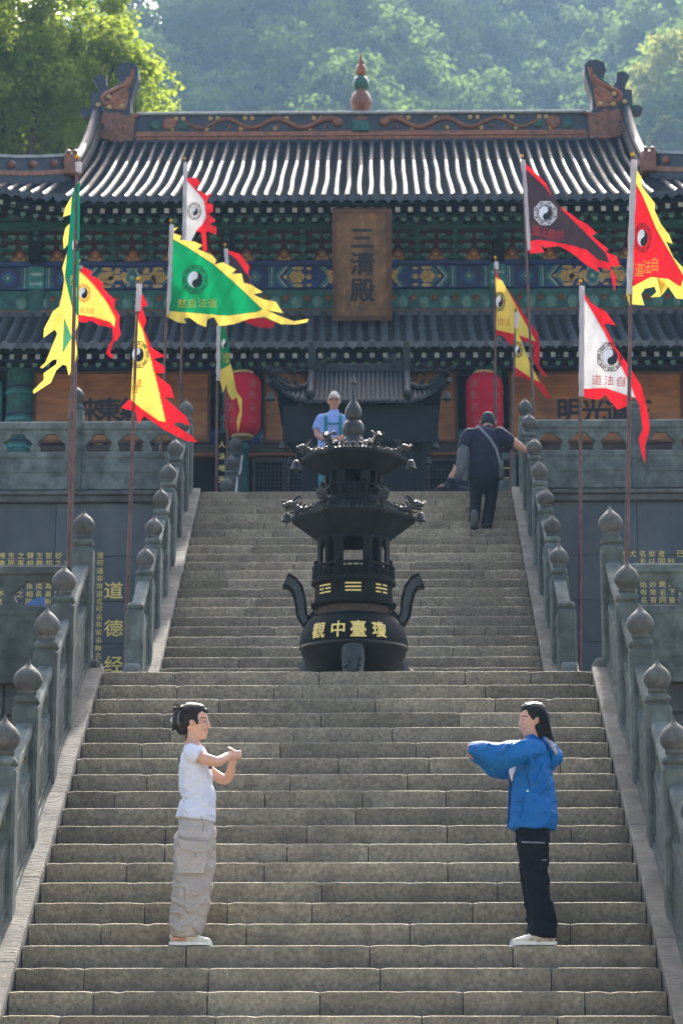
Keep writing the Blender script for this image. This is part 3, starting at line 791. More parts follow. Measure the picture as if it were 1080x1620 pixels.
# ---- descending ridges and hip ridges
for s in (-1, 1):
    dr = MB(); n = 14; top = []; V = []; F = []
    ys = [37.35 + (40.45 - 37.35) * k / n for k in range(n + 1)]
    zs = [zroof(CHX, y) + .30 + .10 * math.sin(math.pi * min(1, (y - 37.35) / 3.1)) * 0 + (.28 * ((y - 37.35) / 3.1) ** 3) for y in ys]
    dr.tube([(s * CHX, y, z) for y, z in zip(ys, zs)], .085, 10, 0)
    dr.tube([(s * CHX, y, z - .12) for y, z in zip(ys, zs)], .10, 4, 1)
    dr.tube([(s * CHX, y, z - .22) for y, z in zip(ys, zs)], .12, 4, 2)
    o = dr.obj('descending_ridge', ['roof_tile', 'glaze_dark', 'glaze_brown'], hall, 40)
    for k in range(22):
        y = 37.5 + k * .13; z = zroof(CHX, y) + .14 + .28 * ((y - 37.35) / 3.1) ** 3
        MB().tube([(s * (CHX - .14), y, z), (s * (CHX - .08), y, z)], .035, 8, 0).obj('ridge_side_tile', 'tile_grey', o)
    e = MB().bev(s * CHX - .13, s * CHX + .13, 37.08, 37.34, zroof(CHX, 37.2) + .08, zroof(CHX, 37.2) + .46, .03, 0)
    e.sphere((s * CHX - .05, 37.12, zroof(CHX, 37.2) + .48), .05, 8, 6, 0); e.sphere((s * CHX + .06, 37.12, zroof(CHX, 37.2) + .48), .05, 8, 6, 0)
    for dx in (-.07, .07): e.tube([(s * CHX + dx, 37.2, zroof(CHX, 37.2) + .48), (s * CHX + dx, 37.2, zroof(CHX, 37.2) + .66)], .008, 5, 0)
    e.obj('ridge_guardian', 'glaze_brown', o, 40)
    hp = MB(); n = 10; xs = [CHX + .1 + (CORX + .12 - CHX) * k / n for k in range(n + 1)]
    line = [(x, yhip(x), zroof(x, yhip(x))) for x in xs]
    d = Vector((-.7071, -.7071, 0))
    def band(za, zb, w, mi, dx=0):
        V = []; F = []
        for (x, y, z) in line:
            for (u, zz) in ((-w, za), (w, za), (w, zb), (-w, zb)): V.append((s * (x + u * .7071), y + u * .7071, z + zz))
        for k in range(n):
            for i in range(4): F.append((k * 4 + i, k * 4 + (i + 1) % 4, (k + 1) * 4 + (i + 1) % 4, (k + 1) * 4 + i))
        F += [(0, 1, 2, 3), (n * 4, n * 4 + 1, n * 4 + 2, n * 4 + 3)]
        hp.add(V, F, mi)
    band(-.05, .09, .13, 2); band(.09, .17, .15, 0); band(.17, .40, .10, 2); band(.40, .45, .13, 1)
    ho = hp.obj('hip_ridge', ['glaze_orange', 'ridge_cap', 'glaze_dark'], hall)
    for k in range(7):
        x = CHX + .35 + k * .3; y = yhip(x); z = zroof(x, y) + .285
        MB().sphere((s * (x - .085), y - .085, z), .085, 8, 6, 0, (.9, .6, .8)).obj('ridge_rosette', 'glaze_brown', ho, 50)

# ---- rafters
def rafters(y0, z0, x1, step, parent, fnz):
    a = MB().box(-.033, .033, 0, 1.0, -.035, .035, 0); a.v = [(x, y, z + y * .32) for x, y, z in a.v]; a.box(-.036, .036, -.006, .0, -.038, .038, 1); ma = a.mesh('flying_rafter', ['timber_dark', 'rafter_white'])
    b = MB().tube([(0, 0, 0), (0, 1.5, .45)], .042, 8, 0); b.tube([(0, -.008, 0), (0, .0, 0)], .044, 8, 1); mb_ = b.mesh('round_rafter', ['timber_dark', 'timber_teal_light'])
    n = int(x1 / step)
    for i in range(-n, n + 1):
        x = i * step
        put('flying_rafter', ma, parent, (x, y0 + .14, z0 - .15 + fnz(x)))
        put('round_rafter', mb_, parent, (x + step * .5, y0 + .52, z0 - .17 + fnz(x)))
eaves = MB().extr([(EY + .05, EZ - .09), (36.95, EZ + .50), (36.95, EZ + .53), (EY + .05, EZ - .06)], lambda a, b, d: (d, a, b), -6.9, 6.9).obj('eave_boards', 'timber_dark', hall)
rafters(EY, EZ, 6.3, .2, eaves, lift)
# ---- wall of brackets
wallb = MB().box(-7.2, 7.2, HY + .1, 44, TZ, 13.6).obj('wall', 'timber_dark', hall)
MB().bev(-7, 7, 36.56, 36.74, 12.90, 12.99, .01).obj('eave_purlin', 'glaze_green', hall)
MB().box(-7, 7, HY + .02, HY + .1, 12.50, 13.35).obj('red_board', 'timber_red', hall)
bk = MB()
TW = [.30, .42, .47, .50, .50]
for t in range(5):
    y = HY - .02 - .13 * t; z = 12.53 + .125 * t; w = TW[t]
    bk.bev(-w / 2, w / 2, y - .05, y + .05, z + .045, z + .095, .012, 0)
    for s in (-1, 0, 1):
        x = s * (w / 2 - .03)
        bk.bev(x - .045, x + .045, y - .06, y + .06, z + .088, z + .128, .01, 1 if s else 0)
        if s:                                                # upturned arm ends
            bk.extr([(x + s * .0, z + .045), (x + s * .07, z + .075), (x + s * .085, z + .125), (x + s * .05, z + .13), (x + s * .03, z + .095)], lambda a, b, d: (a, y + d, b), -.04, .04, 1)
    bk.bev(-.04, .04, y - .14, y + .02, z + .0, z + .06, .012, 1)
    bk.extr([(y - .12, z + .0), (y - .22, z - .02), (y - .2, z + .05), (y - .1, z + .07)], lambda a, b, d: (d, a, b), -.03, .03, 0)
bkm = bk.mesh('bracket_set', ['timber_green', 'timber_teal_light'])
orn = MB().extr([(-.15, 0), (.15, 0), (.14, .07), (.09, .1), (.06, .17), (0, .22), (-.06, .17), (-.09, .1), (-.14, .07)], lambda a, b, d: (a, d, b), -.012, .012, 0)
for a, b_ in ((-.07, .05), (.07, .05), (0, .12), (0, .03)): orn.sphere((a, -.012, b_), .035, 8, 5, 1, (1, .5, 1))
ornm = orn.mesh('flame_ornament', ['timber_orange', 'paint_gold'])
for i in range(-11, 11):
    x = (i + .5) * .62
    put('bracket_set', bkm, hall, (x, 0, 0))
    put('flame_ornament', ornm, hall, (x + .31, HY - .01, 12.535))
# ---- painted beams
MB().bev(-7, 7, HY - .16, HY + .05, 12.44, 12.52, .01).obj('plate_beam', 'paint_blue', hall)
b1 = MB().bev(-7, 7, HY - .10, HY + .05, 12.06, 12.438, .012).obj('painted_beam', 'paint_blue', hall)
b2 = MB().bev(-7, 7, HY - .06, HY + .06, 11.70, 12.052, .012).obj('lower_beam', 'timber_green', hall)
MB().bev(-7, 7, HY - .13, HY + .06, 11.60, 11.695, .012).obj('orange_strip', 'timber_orange', hall)
PC = ['paint_teal', 'paint_pale', 'paint_gold', 'paint_navy', 'timber_green', 'paint_blue']
def deco(y, za, zb, bays):
    """painted pattern of a beam: (polygon, colour, layer) lists"""
    out = MB(); h = zb - za; zc = (za + zb) / 2
    def pl(poly, mi, lay=1): out.extr(poly, lambda a, b, d: (a, y - d, b), .0, .003 * lay, mi)
    def flower(x, r):
        for k in range(6):
            a = k * math.pi / 3; pl(circ(x + r * .62 * math.cos(a), zc + r * .5 * math.sin(a), r * .42, r * .36, 8), 2, 3)
        pl(circ(x, zc, r * .4, r * .36, 8), 2, 4)
    for xa, xb in bays:
        L = xb - xa; xm = (xa + xb) / 2
        for s in (-1, 1):
            e = xa if s < 0 else xb; q = -s
            for dx, w, mi in ((.02, .03, 0), (.065, .018, 1), (.10, .03, 4), (.56, .03, 0), (.605, .018, 1), (.64, .03, 4)):
                x0, x1 = sorted((e + q * dx, e + q * (dx + w))); pl([(x0, za), (x1, za), (x1, zb), (x0, zb)], mi)
            c = e + q * .345                                   # square box with rosette
            pl([(c - .19, za + .03), (c - .13, za), (c + .13, za), (c + .19, za + .03), (c + .19, zb - .03), (c + .13, zb), (c - .13, zb), (c - .19, zb - .03)], 3)
            pl(circ(c, zc, .15, h * .42, 8, math.pi / 8, math.pi / 8 + 2 * math.pi), 5, 2)
            pl([(c - .1, zc), (c, zc - .1), (c + .1, zc), (c, zc + .1)], 0, 3); pl([(c - .06, zc), (c, zc - .06), (c + .06, zc), (c, zc + .06)], 3, 4); pl([(c - .035, zc), (c, zc - .035), (c + .035, zc), (c, zc + .035)], 1, 5)
            if L > 2.2:
                x = e + q * .78
                for k, mi in enumerate((0, 1, 3, 0)):          # chevrons
                    o = x + q * k * .055
                    pl([(o, zb), (o + q * .04, zb), (o + q * (.04 - .14), zc), (o + q * .04, za), (o, za), (o - q * .14, zc)], mi, 1 + (mi == 1))
                fx = e + q * (1.02 if L > 3.5 else 1.0)
                flower(fx, .13); pl(circ(fx + q * .2, zc, .05, .05, 6), 2, 2); pl(circ(fx - q * .19, zc, .035, .03, 6), 2, 2)
                for dz in (-1, 1): pl(circ(fx + q * .02, zc + dz * h * .42, .09, .03, 8), 2, 2); pl(circ(fx + q * .2, zc + dz * h * .4, .05, .025, 6), 2, 2)
                x = fx + q * .36
                for k, mi in enumerate((0, 1, 3)):
                    o = x + q * k * .055
                    pl([(o, zb), (o + q * .04, zb), (o + q * (.04 + .14), zc), (o + q * .04, za), (o, za), (o + q * .14, zc)], mi, 1 + (mi == 1))
        if L > 2.2:                                            # two gilded beasts in the middle field
            for s in (-1, 1):
                x = xm + s * .24 if L < 3.7 else xm + s * .42
                pl([(x - .16, zc - .02), (x - .1, zc + .05), (x + .02, zc + .04), (x + .1, zc + .1), (x + .16, zc + .07), (x + .13, zc - .02), (x + .17, zc - .1), (x + .12, zc - .11), (x + .08, zc - .04), (x - .04, zc - .05), (x - .08, zc - .12), (x - .13, zc - .1), (x - .11, zc - .05)], 2, 3)
                pl(circ(x + s * .12, zc + .07, .05, .045, 8), 2, 4); pl(circ(x - .02, zc + .09, .06, .03, 7), 2, 4)
            pl(circ(xm, zc, .07, .07, 8), 0, 2); pl(circ(xm, zc, .035, .035, 8), 1, 3)
            for s in (-1, 1): pl(circ(xm + s * .0, zc + s * h * .4, .1, .025, 8), 1, 2)
    return out
bays = [(-5.15, -2.28), (-2.05, 2.12), (2.36, 5.2), (-7, -5.4), (5.45, 7)]
deco(HY - .1005, 12.075, 12.425, bays).obj('painted_pattern', PC, b1)
bossm = MB().lathe([(.0, -.035), (.05, -.03), (.082, -.01), (.088, .0)], 14); bossm.v = [(x, z, y * 1.15 - (.02 if y < 0 else 0)) for x, y, z in bossm.v]; bossm = bossm.mesh('lotus_boss', 'timber_teal_light', 60)
boss2 = MB().lathe([(.0, -.03), (.035, -.025), (.055, -.005), (.058, 0)], 12); boss2.v = [(x, z, y) for x, y, z in boss2.v]; boss2 = boss2.mesh('bead_boss', 'glaze_brown', 60)
for i in range(-16, 17):
    put('lotus_boss', bossm, b2, (i * .345, HY - .062, 11.84)); put('bead_boss', boss2, b2, (i * .345 + .172, HY - .062, 11.90))
# columns
for x in (-5.28, -2.16, 2.24, 5.32):
    cb = MB().lathe([(.17, TZ), (.17, 12.05)], 20, (x, HY + .02, 0), 0)
    cb.bev(x - .13, x + .13, HY - .14, HY + .02, 12.06, 12.44, .012, 1)
    cb.bev(x - .1, x + .1, HY - .40, HY - .1, 12.46, 12.98, .02, 2)
    for z, mi in ((12.12, 3), (12.2, 1), (12.28, 3), (12.36, 1)): cb.box(x - .1, x + .1, HY - .146, HY - .14, z, z + .045, mi)
    cb.obj('column', ['timber_green', 'paint_teal', 'timber_dark', 'paint_pale'], hall, 40)
# ---- lower eave
LEY, LEZ, LTY, LTZ = 35.55, 10.62, 36.95, 11.52
def zlow(x, y):
    t = (y - LEY) / (LTY - LEY); return LEZ + (LTZ - LEZ) * (.82 * t + .18 * t * t)
lb = MB()
for zo in (0, -.06):
    V = []; n = 8
    for x in (-7.4, 7.4):
        for k in range(n + 1): y = LEY + (LTY + .15 - LEY) * k / n; V.append((x, y, zlow(x, y) + zo))
    lb.add(V, [(k, k + 1, n + 2 + k, n + 1 + k) for k in range(n)])
lroof = lb.obj('lower_roof', 'roof_pan_low', hall, 40)
lrow = row_mesh(0, LEY - .03, LTY + .02, .058, .2, zlow).mesh('tile_row', ['tile_grey', 'tile_grey'], 50)
drip2 = dripm.copy(); drip2.materials[0] = MATS['tile_grey']
for i in range(-33, 34):
    put('tile_row', lrow, lroof, (i * .196, 0, 0)); put('drip_tile', drip2, lroof, ((i + .5) * .196, LEY - .035, LEZ))
MB().bev(-7.2, 7.2, LTY - .02, LTY + .22, LTZ - .06, LTZ + .08, .02).obj('lower_roof_ridge', 'tile_grey', hall)
eav2 = MB().extr([(LEY + .05, LEZ - .09), (36.95, LEZ + .42), (36.95, LEZ + .45), (LEY + .05, LEZ - .06)], lambda a, b, d: (d, a, b), -7.2, 7.2).obj('eave_boards', 'timber_dark', hall)
rafters(LEY, LEZ, 6.6, .2, eav2, lambda x: 0)
MB().bev(-7, 7, 36.9, 37.1, 10.62, 10.86, .01).obj('blue_beam', 'paint_navy', hall)
MB().bev(-7, 7, 36.94, 37.12, 10.5, 10.61, .01).obj('dark_beam', 'timber_dark', hall)
# ---- ground floor: columns, painted lintel, doors
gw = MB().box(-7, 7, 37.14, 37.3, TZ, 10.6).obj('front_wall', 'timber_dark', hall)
b3 = MB().bev(-7, 7, 36.98, 37.14, 9.38, 9.62, .01).obj('painted_lintel', 'paint_blue', hall)
deco(36.9795, 9.39, 9.61, [(-5.2, -2.4), (-1.9, 1.95), (2.45, 5.2)]).obj('painted_pattern', PC, b3)
MB().bev(-7, 7, 36.95, 37.14, 9.23, 9.372, .01).obj('door_lintel', 'door_wood', hall)
MB().bev(-7, 7, 36.94, 37.10, 9.19, 9.226, .006).obj('gilt_strip', 'timber_orange', hall)
for x in (-5.45, -2.0, 2.05, 5.45):
    cb = MB().lathe([(.24, TZ), (.22, 10.62)], 24, (x, 37.0, 0), 0)
    for z in (9.3, 9.75, 10.2):
        cb.lathe([(.245, z), (.245, z + .05)], 24, (x, 37.0, 0), 1); cb.lathe([(.244, z + .1), (.244, z + .13)], 24, (x, 37.0, 0), 2)
    cb.obj('column', ['timber_green', 'paint_teal', 'paint_navy'], hall, 40)
k = 0
for xa in (-1.72, -1.17, -.61, -.05, .51, 1.06):
    fr = MB(); xb = xa + .53
    for (p, q, z0, z1) in ((xa, xb, 9.10, 9.18), (xa, xa + .045, TZ, 9.1), (xb - .045, xb, TZ, 9.1), (xa + .045, xb - .045, 8.0, 8.08), (xa + .045, xb - .045, TZ, 6.95)):
        fr.box(p, q, 37.02, 37.10, z0, z1)
    d = fr.obj('door', 'door_wood', hall)
    MB().box(xa + .045, xb - .045, 37.08, 37.11, 6.95, 8.0).obj('door_panel', 'door_wood', d)
    lt = MB(); n = 7
    for i in range(1, n):
        x = xa + .045 + (xb - xa - .09) * i / n; lt.box(x - .008, x + .008, 37.05, 37.08, 8.08, 9.10)
    for i in range(1, 16):
        z = 8.08 + 1.02 * i / 16; lt.box(xa + .045, xb - .045, 37.052, 37.078, z - .008, z + .008)
    lt.obj('lattice', 'lattice_wood', d)
for s in (-1, 1):                                           # painted side panels at the ends
    x0, x1 = sorted((s * 5.15, s * 5.75))
    pn = MB().bev(min(s * 5.75, s * 7), max(s * 5.75, s * 7), 36.98, 37.13, 9.65, 10.45, .02).obj('painted_panel', 'paint_teal', hall)
# ================================================================== name plaque, sign boards, lanterns
tl = at(526, 330, 35.3); br = at(619, 506, 36.25)
W, Hh = .93, 1.86
pl = thing('name_plaque', 'tall weathered wooden plaque with three dark characters under the upper eave', 'plaque', (0.03, 36.25, 11.2))
ang = math.atan2(.95, tl.z - br.z); xc = (tl.x + br.x) / 2
def pf(a, b, d=0):           # plaque plane, leaning forward
    return (xc + a, 36.25 - .95 * (b / Hh) - d * math.cos(ang), br.z + (tl.z - br.z) * b / Hh - d * math.sin(ang))
q = MB()
q.extr([(-W / 2, 0), (W / 2, 0), (W / 2, Hh), (-W / 2, Hh)], lambda a, b, d: pf(a, b, d), -.06, .0); q.obj('board', 'plaque_wood', pl)
q = MB()
for (a0, a1, b0, b1) in ((-W / 2, W / 2, 0, .07), (-W / 2, W / 2, Hh - .07, Hh), (-W / 2, -W / 2 + .06, .07, Hh - .07), (W / 2 - .06, W / 2, .07, Hh - .07)):
    q.extr([(a0, b0), (a1, b0), (a1, b1), (a0, b1)], lambda a, b, d: pf(a, b, d), .0, .035)
q.obj('frame', 'plaque_edge', pl)
q = MB(); write(q, [('三', -.17, 1.20, .34, .34), ('清', -.19, .76, .38, .38), ('殿', -.19, .30, .38, .40)], lambda a, b: pf(a, b, .006), 0, bold=.03); q.obj('lettering', 'ink', pl)

def sign(label, pxa, pxb, chars, cat='sign board', pya=588, pyb=700, Y=36.93):
    a = at(pxa, pya, Y); b = at(pxb, pyb, Y); t = thing('sign_board', label, cat, ((a.x + b.x) / 2, Y, b.z), 'boards under the lower eave')
    MB().bev(a.x, b.x, Y, Y + .05, b.z, a.z, .012).obj('board', 'board_wood', t)
    f = MB(); w = .045
    for (x0, x1, z0, z1) in ((a.x, b.x, a.z - w, a.z), (a.x, b.x, b.z, b.z + w), (a.x, a.x + w, b.z + w, a.z - w), (b.x - w, b.x, b.z + w, a.z - w)): f.box(x0, x1, Y - .02, Y + .01, z0, z1)
    f.obj('frame', 'plaque_edge', t)
    if chars:
        q = MB(); write(q, [(c, at(px, py, Y).x - s / 2, at(px, py, Y).z - s / 2, s, s) for c, px, py, s in chars], lambda u, v: (u, Y - .004, v), 0, bold=.035); q.obj('lettering', 'ink', t)
    return t
sign('long orange brown board with dark characters left of the left lantern', 55, 332, [('來', 143, 648, .38), ('東', 173, 648, .38), ('氣', 208, 648, .38), ('紫', 243, 648, .38)])
sign('long orange brown board with dark characters right of the right lantern', 803, 1082, [('明', 900, 650, .38), ('光', 938, 650, .38), ('道', 975, 650, .38), ('三', 1012, 650, .38)])
sign('plain orange brown board between the left lantern and the roofed furnace', 417, 486, [])
sign('plain orange brown board between the roofed furnace and the right lantern', 650, 724, [])
# couplet boards on the columns
for px, txt, sn in ((351, '人法地天', 'left'), (800, '道生一二', 'right')):
    a = at(px - 8, 684, 36.6); b = at(px + 8, 778, 36.6)
    t = thing('couplet_board', f'narrow dark column board with gilt characters near the {sn} lantern', 'sign board', (a.x, 36.6, TZ), 'column boards')
    MB().bev(a.x, b.x, 36.6, 36.64, TZ, a.z, .01).obj('board', 'timber_dark', t)
    q = MB(); s = .10; write(q, [(c, (a.x + b.x) / 2 - s / 2, a.z - .06 - (i + 1) * .19, s, s) for i, c in enumerate(txt)], lambda u, v: (u, 36.596, v), 0, bold=.02); q.obj('lettering', 'gold_paint', t)
for px, sn in ((384, 'left'), (766, 'right')):
    a = at(px, 592, 36); c = at(px, 641, 36); rr = .285; hh = .49
    t = thing('red_lantern', f'big faded red cylinder lantern hanging {sn} of the roofed furnace', 'lantern', (c.x, 36, c.z), 'red lanterns')
    bd = MB(); prof = []
    for k in range(17):
        u = -1 + k / 8; r = rr * (1 - .35 * max(0, (abs(u) - .68) / .32) ** 2.2); prof.append((r, u * hh))
    bd.lathe(prof, 40, (c.x, 36, c.z)); bd.v = [(c.x + (x - c.x) * (1 + .012 * math.cos(20 * math.atan2(y - 36, x - c.x))), 36 + (y - 36) * (1 + .012 * math.cos(20 * math.atan2(y - 36, x - c.x))), z) for x, y, z in bd.v]
    bd.obj('shade', 'lantern_red', t, 60)
    MB().lathe([(.17, -hh - .04), (.17, -hh + .03)], 24, (c.x, 36, c.z)).obj('bottom_ring', 'glaze_yellow', t); MB().lathe([(.17, hh - .03), (.17, hh + .04)], 24, (c.x, 36, c.z)).obj('top_ring', 'glaze_yellow', t)
    MB().tube([(c.x, 36, c.z + hh), (c.x, 36, 10.6)], .008, 6).obj('cord', 'timber_dark', t)
    q = MB()
    for ang0 in (-.62, .62):
        write(q, [(ch, 0 - .07, .22 - i * .19, .14, .14) for i, ch in enumerate('道教名山')], lambda u, v, A=ang0: (c.x + (rr + .008) * math.sin(A + u / rr), 36 - (rr + .008) * math.cos(A + u / rr), c.z + v), 0, .05)
    q.obj('lettering', 'lantern_pale', t)
# ================================================================== tiered bronze incense burner on the landing
BX, BY = .045, 22.0
bur = thing('incense_burner', 'tall black tiered bronze incense burner with two ears on the landing', 'incense burner', (BX, BY, LZ))
S = 1 / 166.5
def bz(py): return at(555, py, BY).z            # height that shows at photo row py on the burner's axis
def lat(prof, name, mat, parent=bur, n=48, sm=40, a0=0.0):
    return MB().lathe([(r * S, z) for r, z in prof], n, (BX, BY, 0), a0=a0).obj(name, mat, parent, sm)
zb0, zb1 = bz(1024), bz(972)
belly = lat([(40, LZ + .16), (58, LZ + .2), (72, LZ + .3), (79, bz(1040)), (83.5, bz(1026)), (84, bz(1018)), (82, bz(1004)), (76, bz(990)), (66, bz(980)), (58, bz(976))], 'belly', 'bronze')
lat([(83.5, bz(1029)), (85.5, bz(1027)), (83.5, bz(1025))], 'belly_rim', 'bronze_grey', belly)
lat([(57, bz(979)), (57, bz(963)), (66, bz(962)), (67, bz(958)), (61, bz(956)), (60, bz(930)), (63, bz(929)), (66, bz(926)), (66, bz(922)), (63, bz(921)), (50, bz(921))], 'neck', 'bronze')
lat([(57.6, bz(977)), (57.6, bz(965))], 'rust_band', 'rust')
for k in range(3):                                # legs
    a = -math.pi / 2 + k * 2 * math.pi / 3; c, s_ = math.cos(a), math.sin(a)
    lg = MB()
    lg.tube([(BX + c * (72 * S), BY + s_ * 72 * S, bz(1040) + .02), (BX + c * .46, BY + s_ * .46, bz(1052)), (BX + c * .47, BY + s_ * .47, LZ + .08), (BX + c * .5, BY + s_ * .5, LZ)], [.11, .115, .09, .12], 14)
    for q in range(9):
        aa = q * 2.4; lg.sphere((BX + c * .55 + .07 * math.cos(aa), BY + s_ * .55, LZ + .12 + .018 * q), .022, 6, 5)
    lg.obj('leg', 'bronze_grey', bur, 50)
for s in (-1, 1):                                 # ears
    pts = [(57, 972), (67, 983), (75, 984), (80.5, 972), (83, 950), (88, 932), (96, 923), (106, 919)]
    w_ = [7, 8, 8.5, 9, 9.5, 10, 11, 12.5]
    P = [Vector((BX + s * a * S, BY, bz(b))) for a, b in pts]
    e = MB(); V = []; F = []
    for k, p in enumerate(P):
        t = (P[min(k + 1, 7)] - P[max(k - 1, 0)]).normalized(); nrm = Vector((-t.z, 0, t.x))
        for (u, d) in ((-1, -.06), (1, -.06), (1, .06), (-1, .06)): V.append(p + nrm * (u * w_[k] * S) + Vector((0, d, 0)))
    for k in range(7):
        for i in range(4): F.append((k * 4 + i, k * 4 + (i + 1) % 4, k * 4 + 4 + (i + 1) % 4, k * 4 + 4 + i))
    F += [(0, 1, 2, 3), (28, 29, 30, 31)]; e.add(V, F); o = e.obj('ear_handle', 'bronze', bur, 50)
    e2 = MB(); V = []
    for k, p in enumerate(P[2:]):
        k += 2; t = (P[min(k + 1, 7)] - P[max(k - 1, 0)]).normalized(); nrm = Vector((-t.z, 0, t.x))
        for (u, d) in ((-.55, -.068), (.55, -.068), (.55, .068), (-.55, .068)): V.append(p - t * .012 + nrm * (u * w_[k] * S) + Vector((0, d, 0)))
    F = []
    for k in range(5):
        for i in range(4): F.append((k * 4 + i, k * 4 + (i + 1) % 4, k * 4 + 4 + (i + 1) % 4, k * 4 + 4 + i))
    F += [(0, 1, 2, 3), (20, 21, 22, 23)]; e2.add(V, F); e2.obj('ear_relief', 'bronze_grey', o, 50)
# lettering on the belly and trigrams on the neck
def on_r(rfun):
    return lambda a, z: (BX + rfun(z) * math.sin(a / .5), BY - rfun(z) * math.cos(a / .5), z)
bp = [(bz(1040), 79), (bz(1026), 83.5), (bz(1018), 84), (bz(1004), 82), (bz(990), 76), (bz(980), 66)]
def rb_(z):
    for (za, ra), (zb, rbb) in zip(bp, bp[1:]):
        if z <= zb: return (ra + (rbb - ra) * (z - za) / (zb - za)) * S + .007
    return .4
q = MB(); hz = bz(1008)
for ch, px in (('觀', 503), ('中', 533), ('臺', 564), ('瓊', 596)):
    a = math.asin((px - 556) * S / .5) * .5
    write(q, [(ch, a - .072, hz - .075, .144, .15)], on_r(rb_), 0, .04, bold=.02)
q.obj('lettering', 'gold_paint', belly)
q = MB()
tri = {-46: (1, 0, 1), 0: (1, 1, 1), 46: (0, 1, 0), 92: (0, 0, 0), -92: (1, 1, 0)}
for dg, bits in tri.items():
    for k, bt in enumerate(bits):
        z = bz(946) + k * .034
        for (a0, a1) in ([(-.075, .075)] if bt else [(-.075, -.012), (.012, .075)]):
            v, f = sheet([[(a0, z), (a1, z), (a1, z + .014), (a0, z + .014)]], lambda a, zz, D=dg: (BX + (61 * S + .003) * math.sin(R(D) + a / .37), BY - (61 * S + .003) * math.cos(R(D) + a / .37), zz), .03)
            q.add(v, f)
q.obj('trigram', 'gold_paint', bur)
def storey(r, z0, z1, opens, name, th=.022):
    """cylindrical wall with arched openings: (angle, half width in radians, sill z, top z)"""
    n, m = 180, 40; V = []; F = []; b = MB()
    for k in range(m + 1):
        z = z0 + (z1 - z0) * k / m
        for rr in (r, r - th):
            for i in range(n):
                a = 2 * math.pi * i / n - math.pi / 2; V.append((BX + rr * math.cos(a), BY + rr * math.sin(a), z))
    def solid(i, k):
        a = (i + .5) / n * 360; z = z0 + (z1 - z0) * (k + .5) / m
        for (oa, hw, s0, s1) in opens:
            d = abs((a - oa + 180) % 360 - 180)
            if d < hw and s0 < z < s1 - (s1 - s0) * .2 * (d / hw) ** (5 if hw > 12 else 2): return False
        return True
    g = lambda k, l, i: (k * 2 + l) * n + i % n
    for k in range(m):
        for i in range(n):
            if not solid(i, k): continue
            F.append((g(k, 0, i), g(k, 0, i + 1), g(k + 1, 0, i + 1), g(k + 1, 0, i))); F.append((g(k, 1, i), g(k + 1, 1, i), g(k + 1, 1, i + 1), g(k, 1, i + 1)))
            if k == 0 or not solid(i, k - 1): F.append((g(k, 0, i), g(k, 1, i), g(k, 1, i + 1), g(k, 0, i + 1)))
            if k == m - 1 or not solid(i, k + 1): F.append((g(k + 1, 0, i), g(k + 1, 0, i + 1), g(k + 1, 1, i + 1), g(k + 1, 1, i)))
            if not solid((i + 1) % n, k): F.append((g(k, 0, i + 1), g(k, 1, i + 1), g(k + 1, 1, i + 1), g(k + 1, 0, i + 1)))
            if not solid((i - 1) % n, k): F.append((g(k, 0, i), g(k + 1, 0, i), g(k + 1, 1, i), g(k, 1, i)))
    b.add(V, F); return b.obj(name, 'bronze', bur, 35)
z1a, z1b = bz(921), bz(838)
storey(57 * S, z1a, z1b, [(a, w, z1a + .1, z1b - .12) for a, w in ((0, 17), (38, 7), (57, 7), (-38, 7), (-57, 7), (180, 22), (90, 8), (-90, 8), (125, 9), (-125, 9))], 'lower_storey')
z2a, z2b = bz(796), bz(733)
storey(46 * S, z2a, z2b, [(a, w, z2a + .1, z2b - .06) for a, w in ((0, 16), (42, 7), (62, 7), (-42, 7), (-62, 7), (180, 16), (110, 9), (-110, 9))], 'upper_storey')
def gallery(r, z0, h, name, nb=40, np_=8):
    b = MB()
    for zz, t in ((z0 + .008, .012), (z0 + h * .55, .008), (z0 + h, .014)):
        b.tube([(BX + r * math.cos(a * math.pi / 24), BY + r * math.sin(a * math.pi / 24), zz) for a in range(49)], t, 6, cap=False, ref=(0, 0, 1))
    for i in range(nb):
        a = 2 * math.pi * i / nb; x, y = BX + r * math.cos(a), BY + r * math.sin(a); b.tube([(x, y, z0), (x, y, z0 + h * .3), (x, y, z0 + h)], [.006, .011, .006], 5)
    for i in range(np_):
        a = 2 * math.pi * (i + .5) / np_; x, y = BX + r * math.cos(a), BY + r * math.sin(a); b.tube([(x, y, z0 - .01), (x, y, z0 + h * 1.2)], .019, 8); b.sphere((x, y, z0 + h * 1.27), .02, 6, 5)
    return b.obj(name, 'bronze', bur, 50)
gallery(63 * S, bz(921), .125, 'lower_gallery'); 
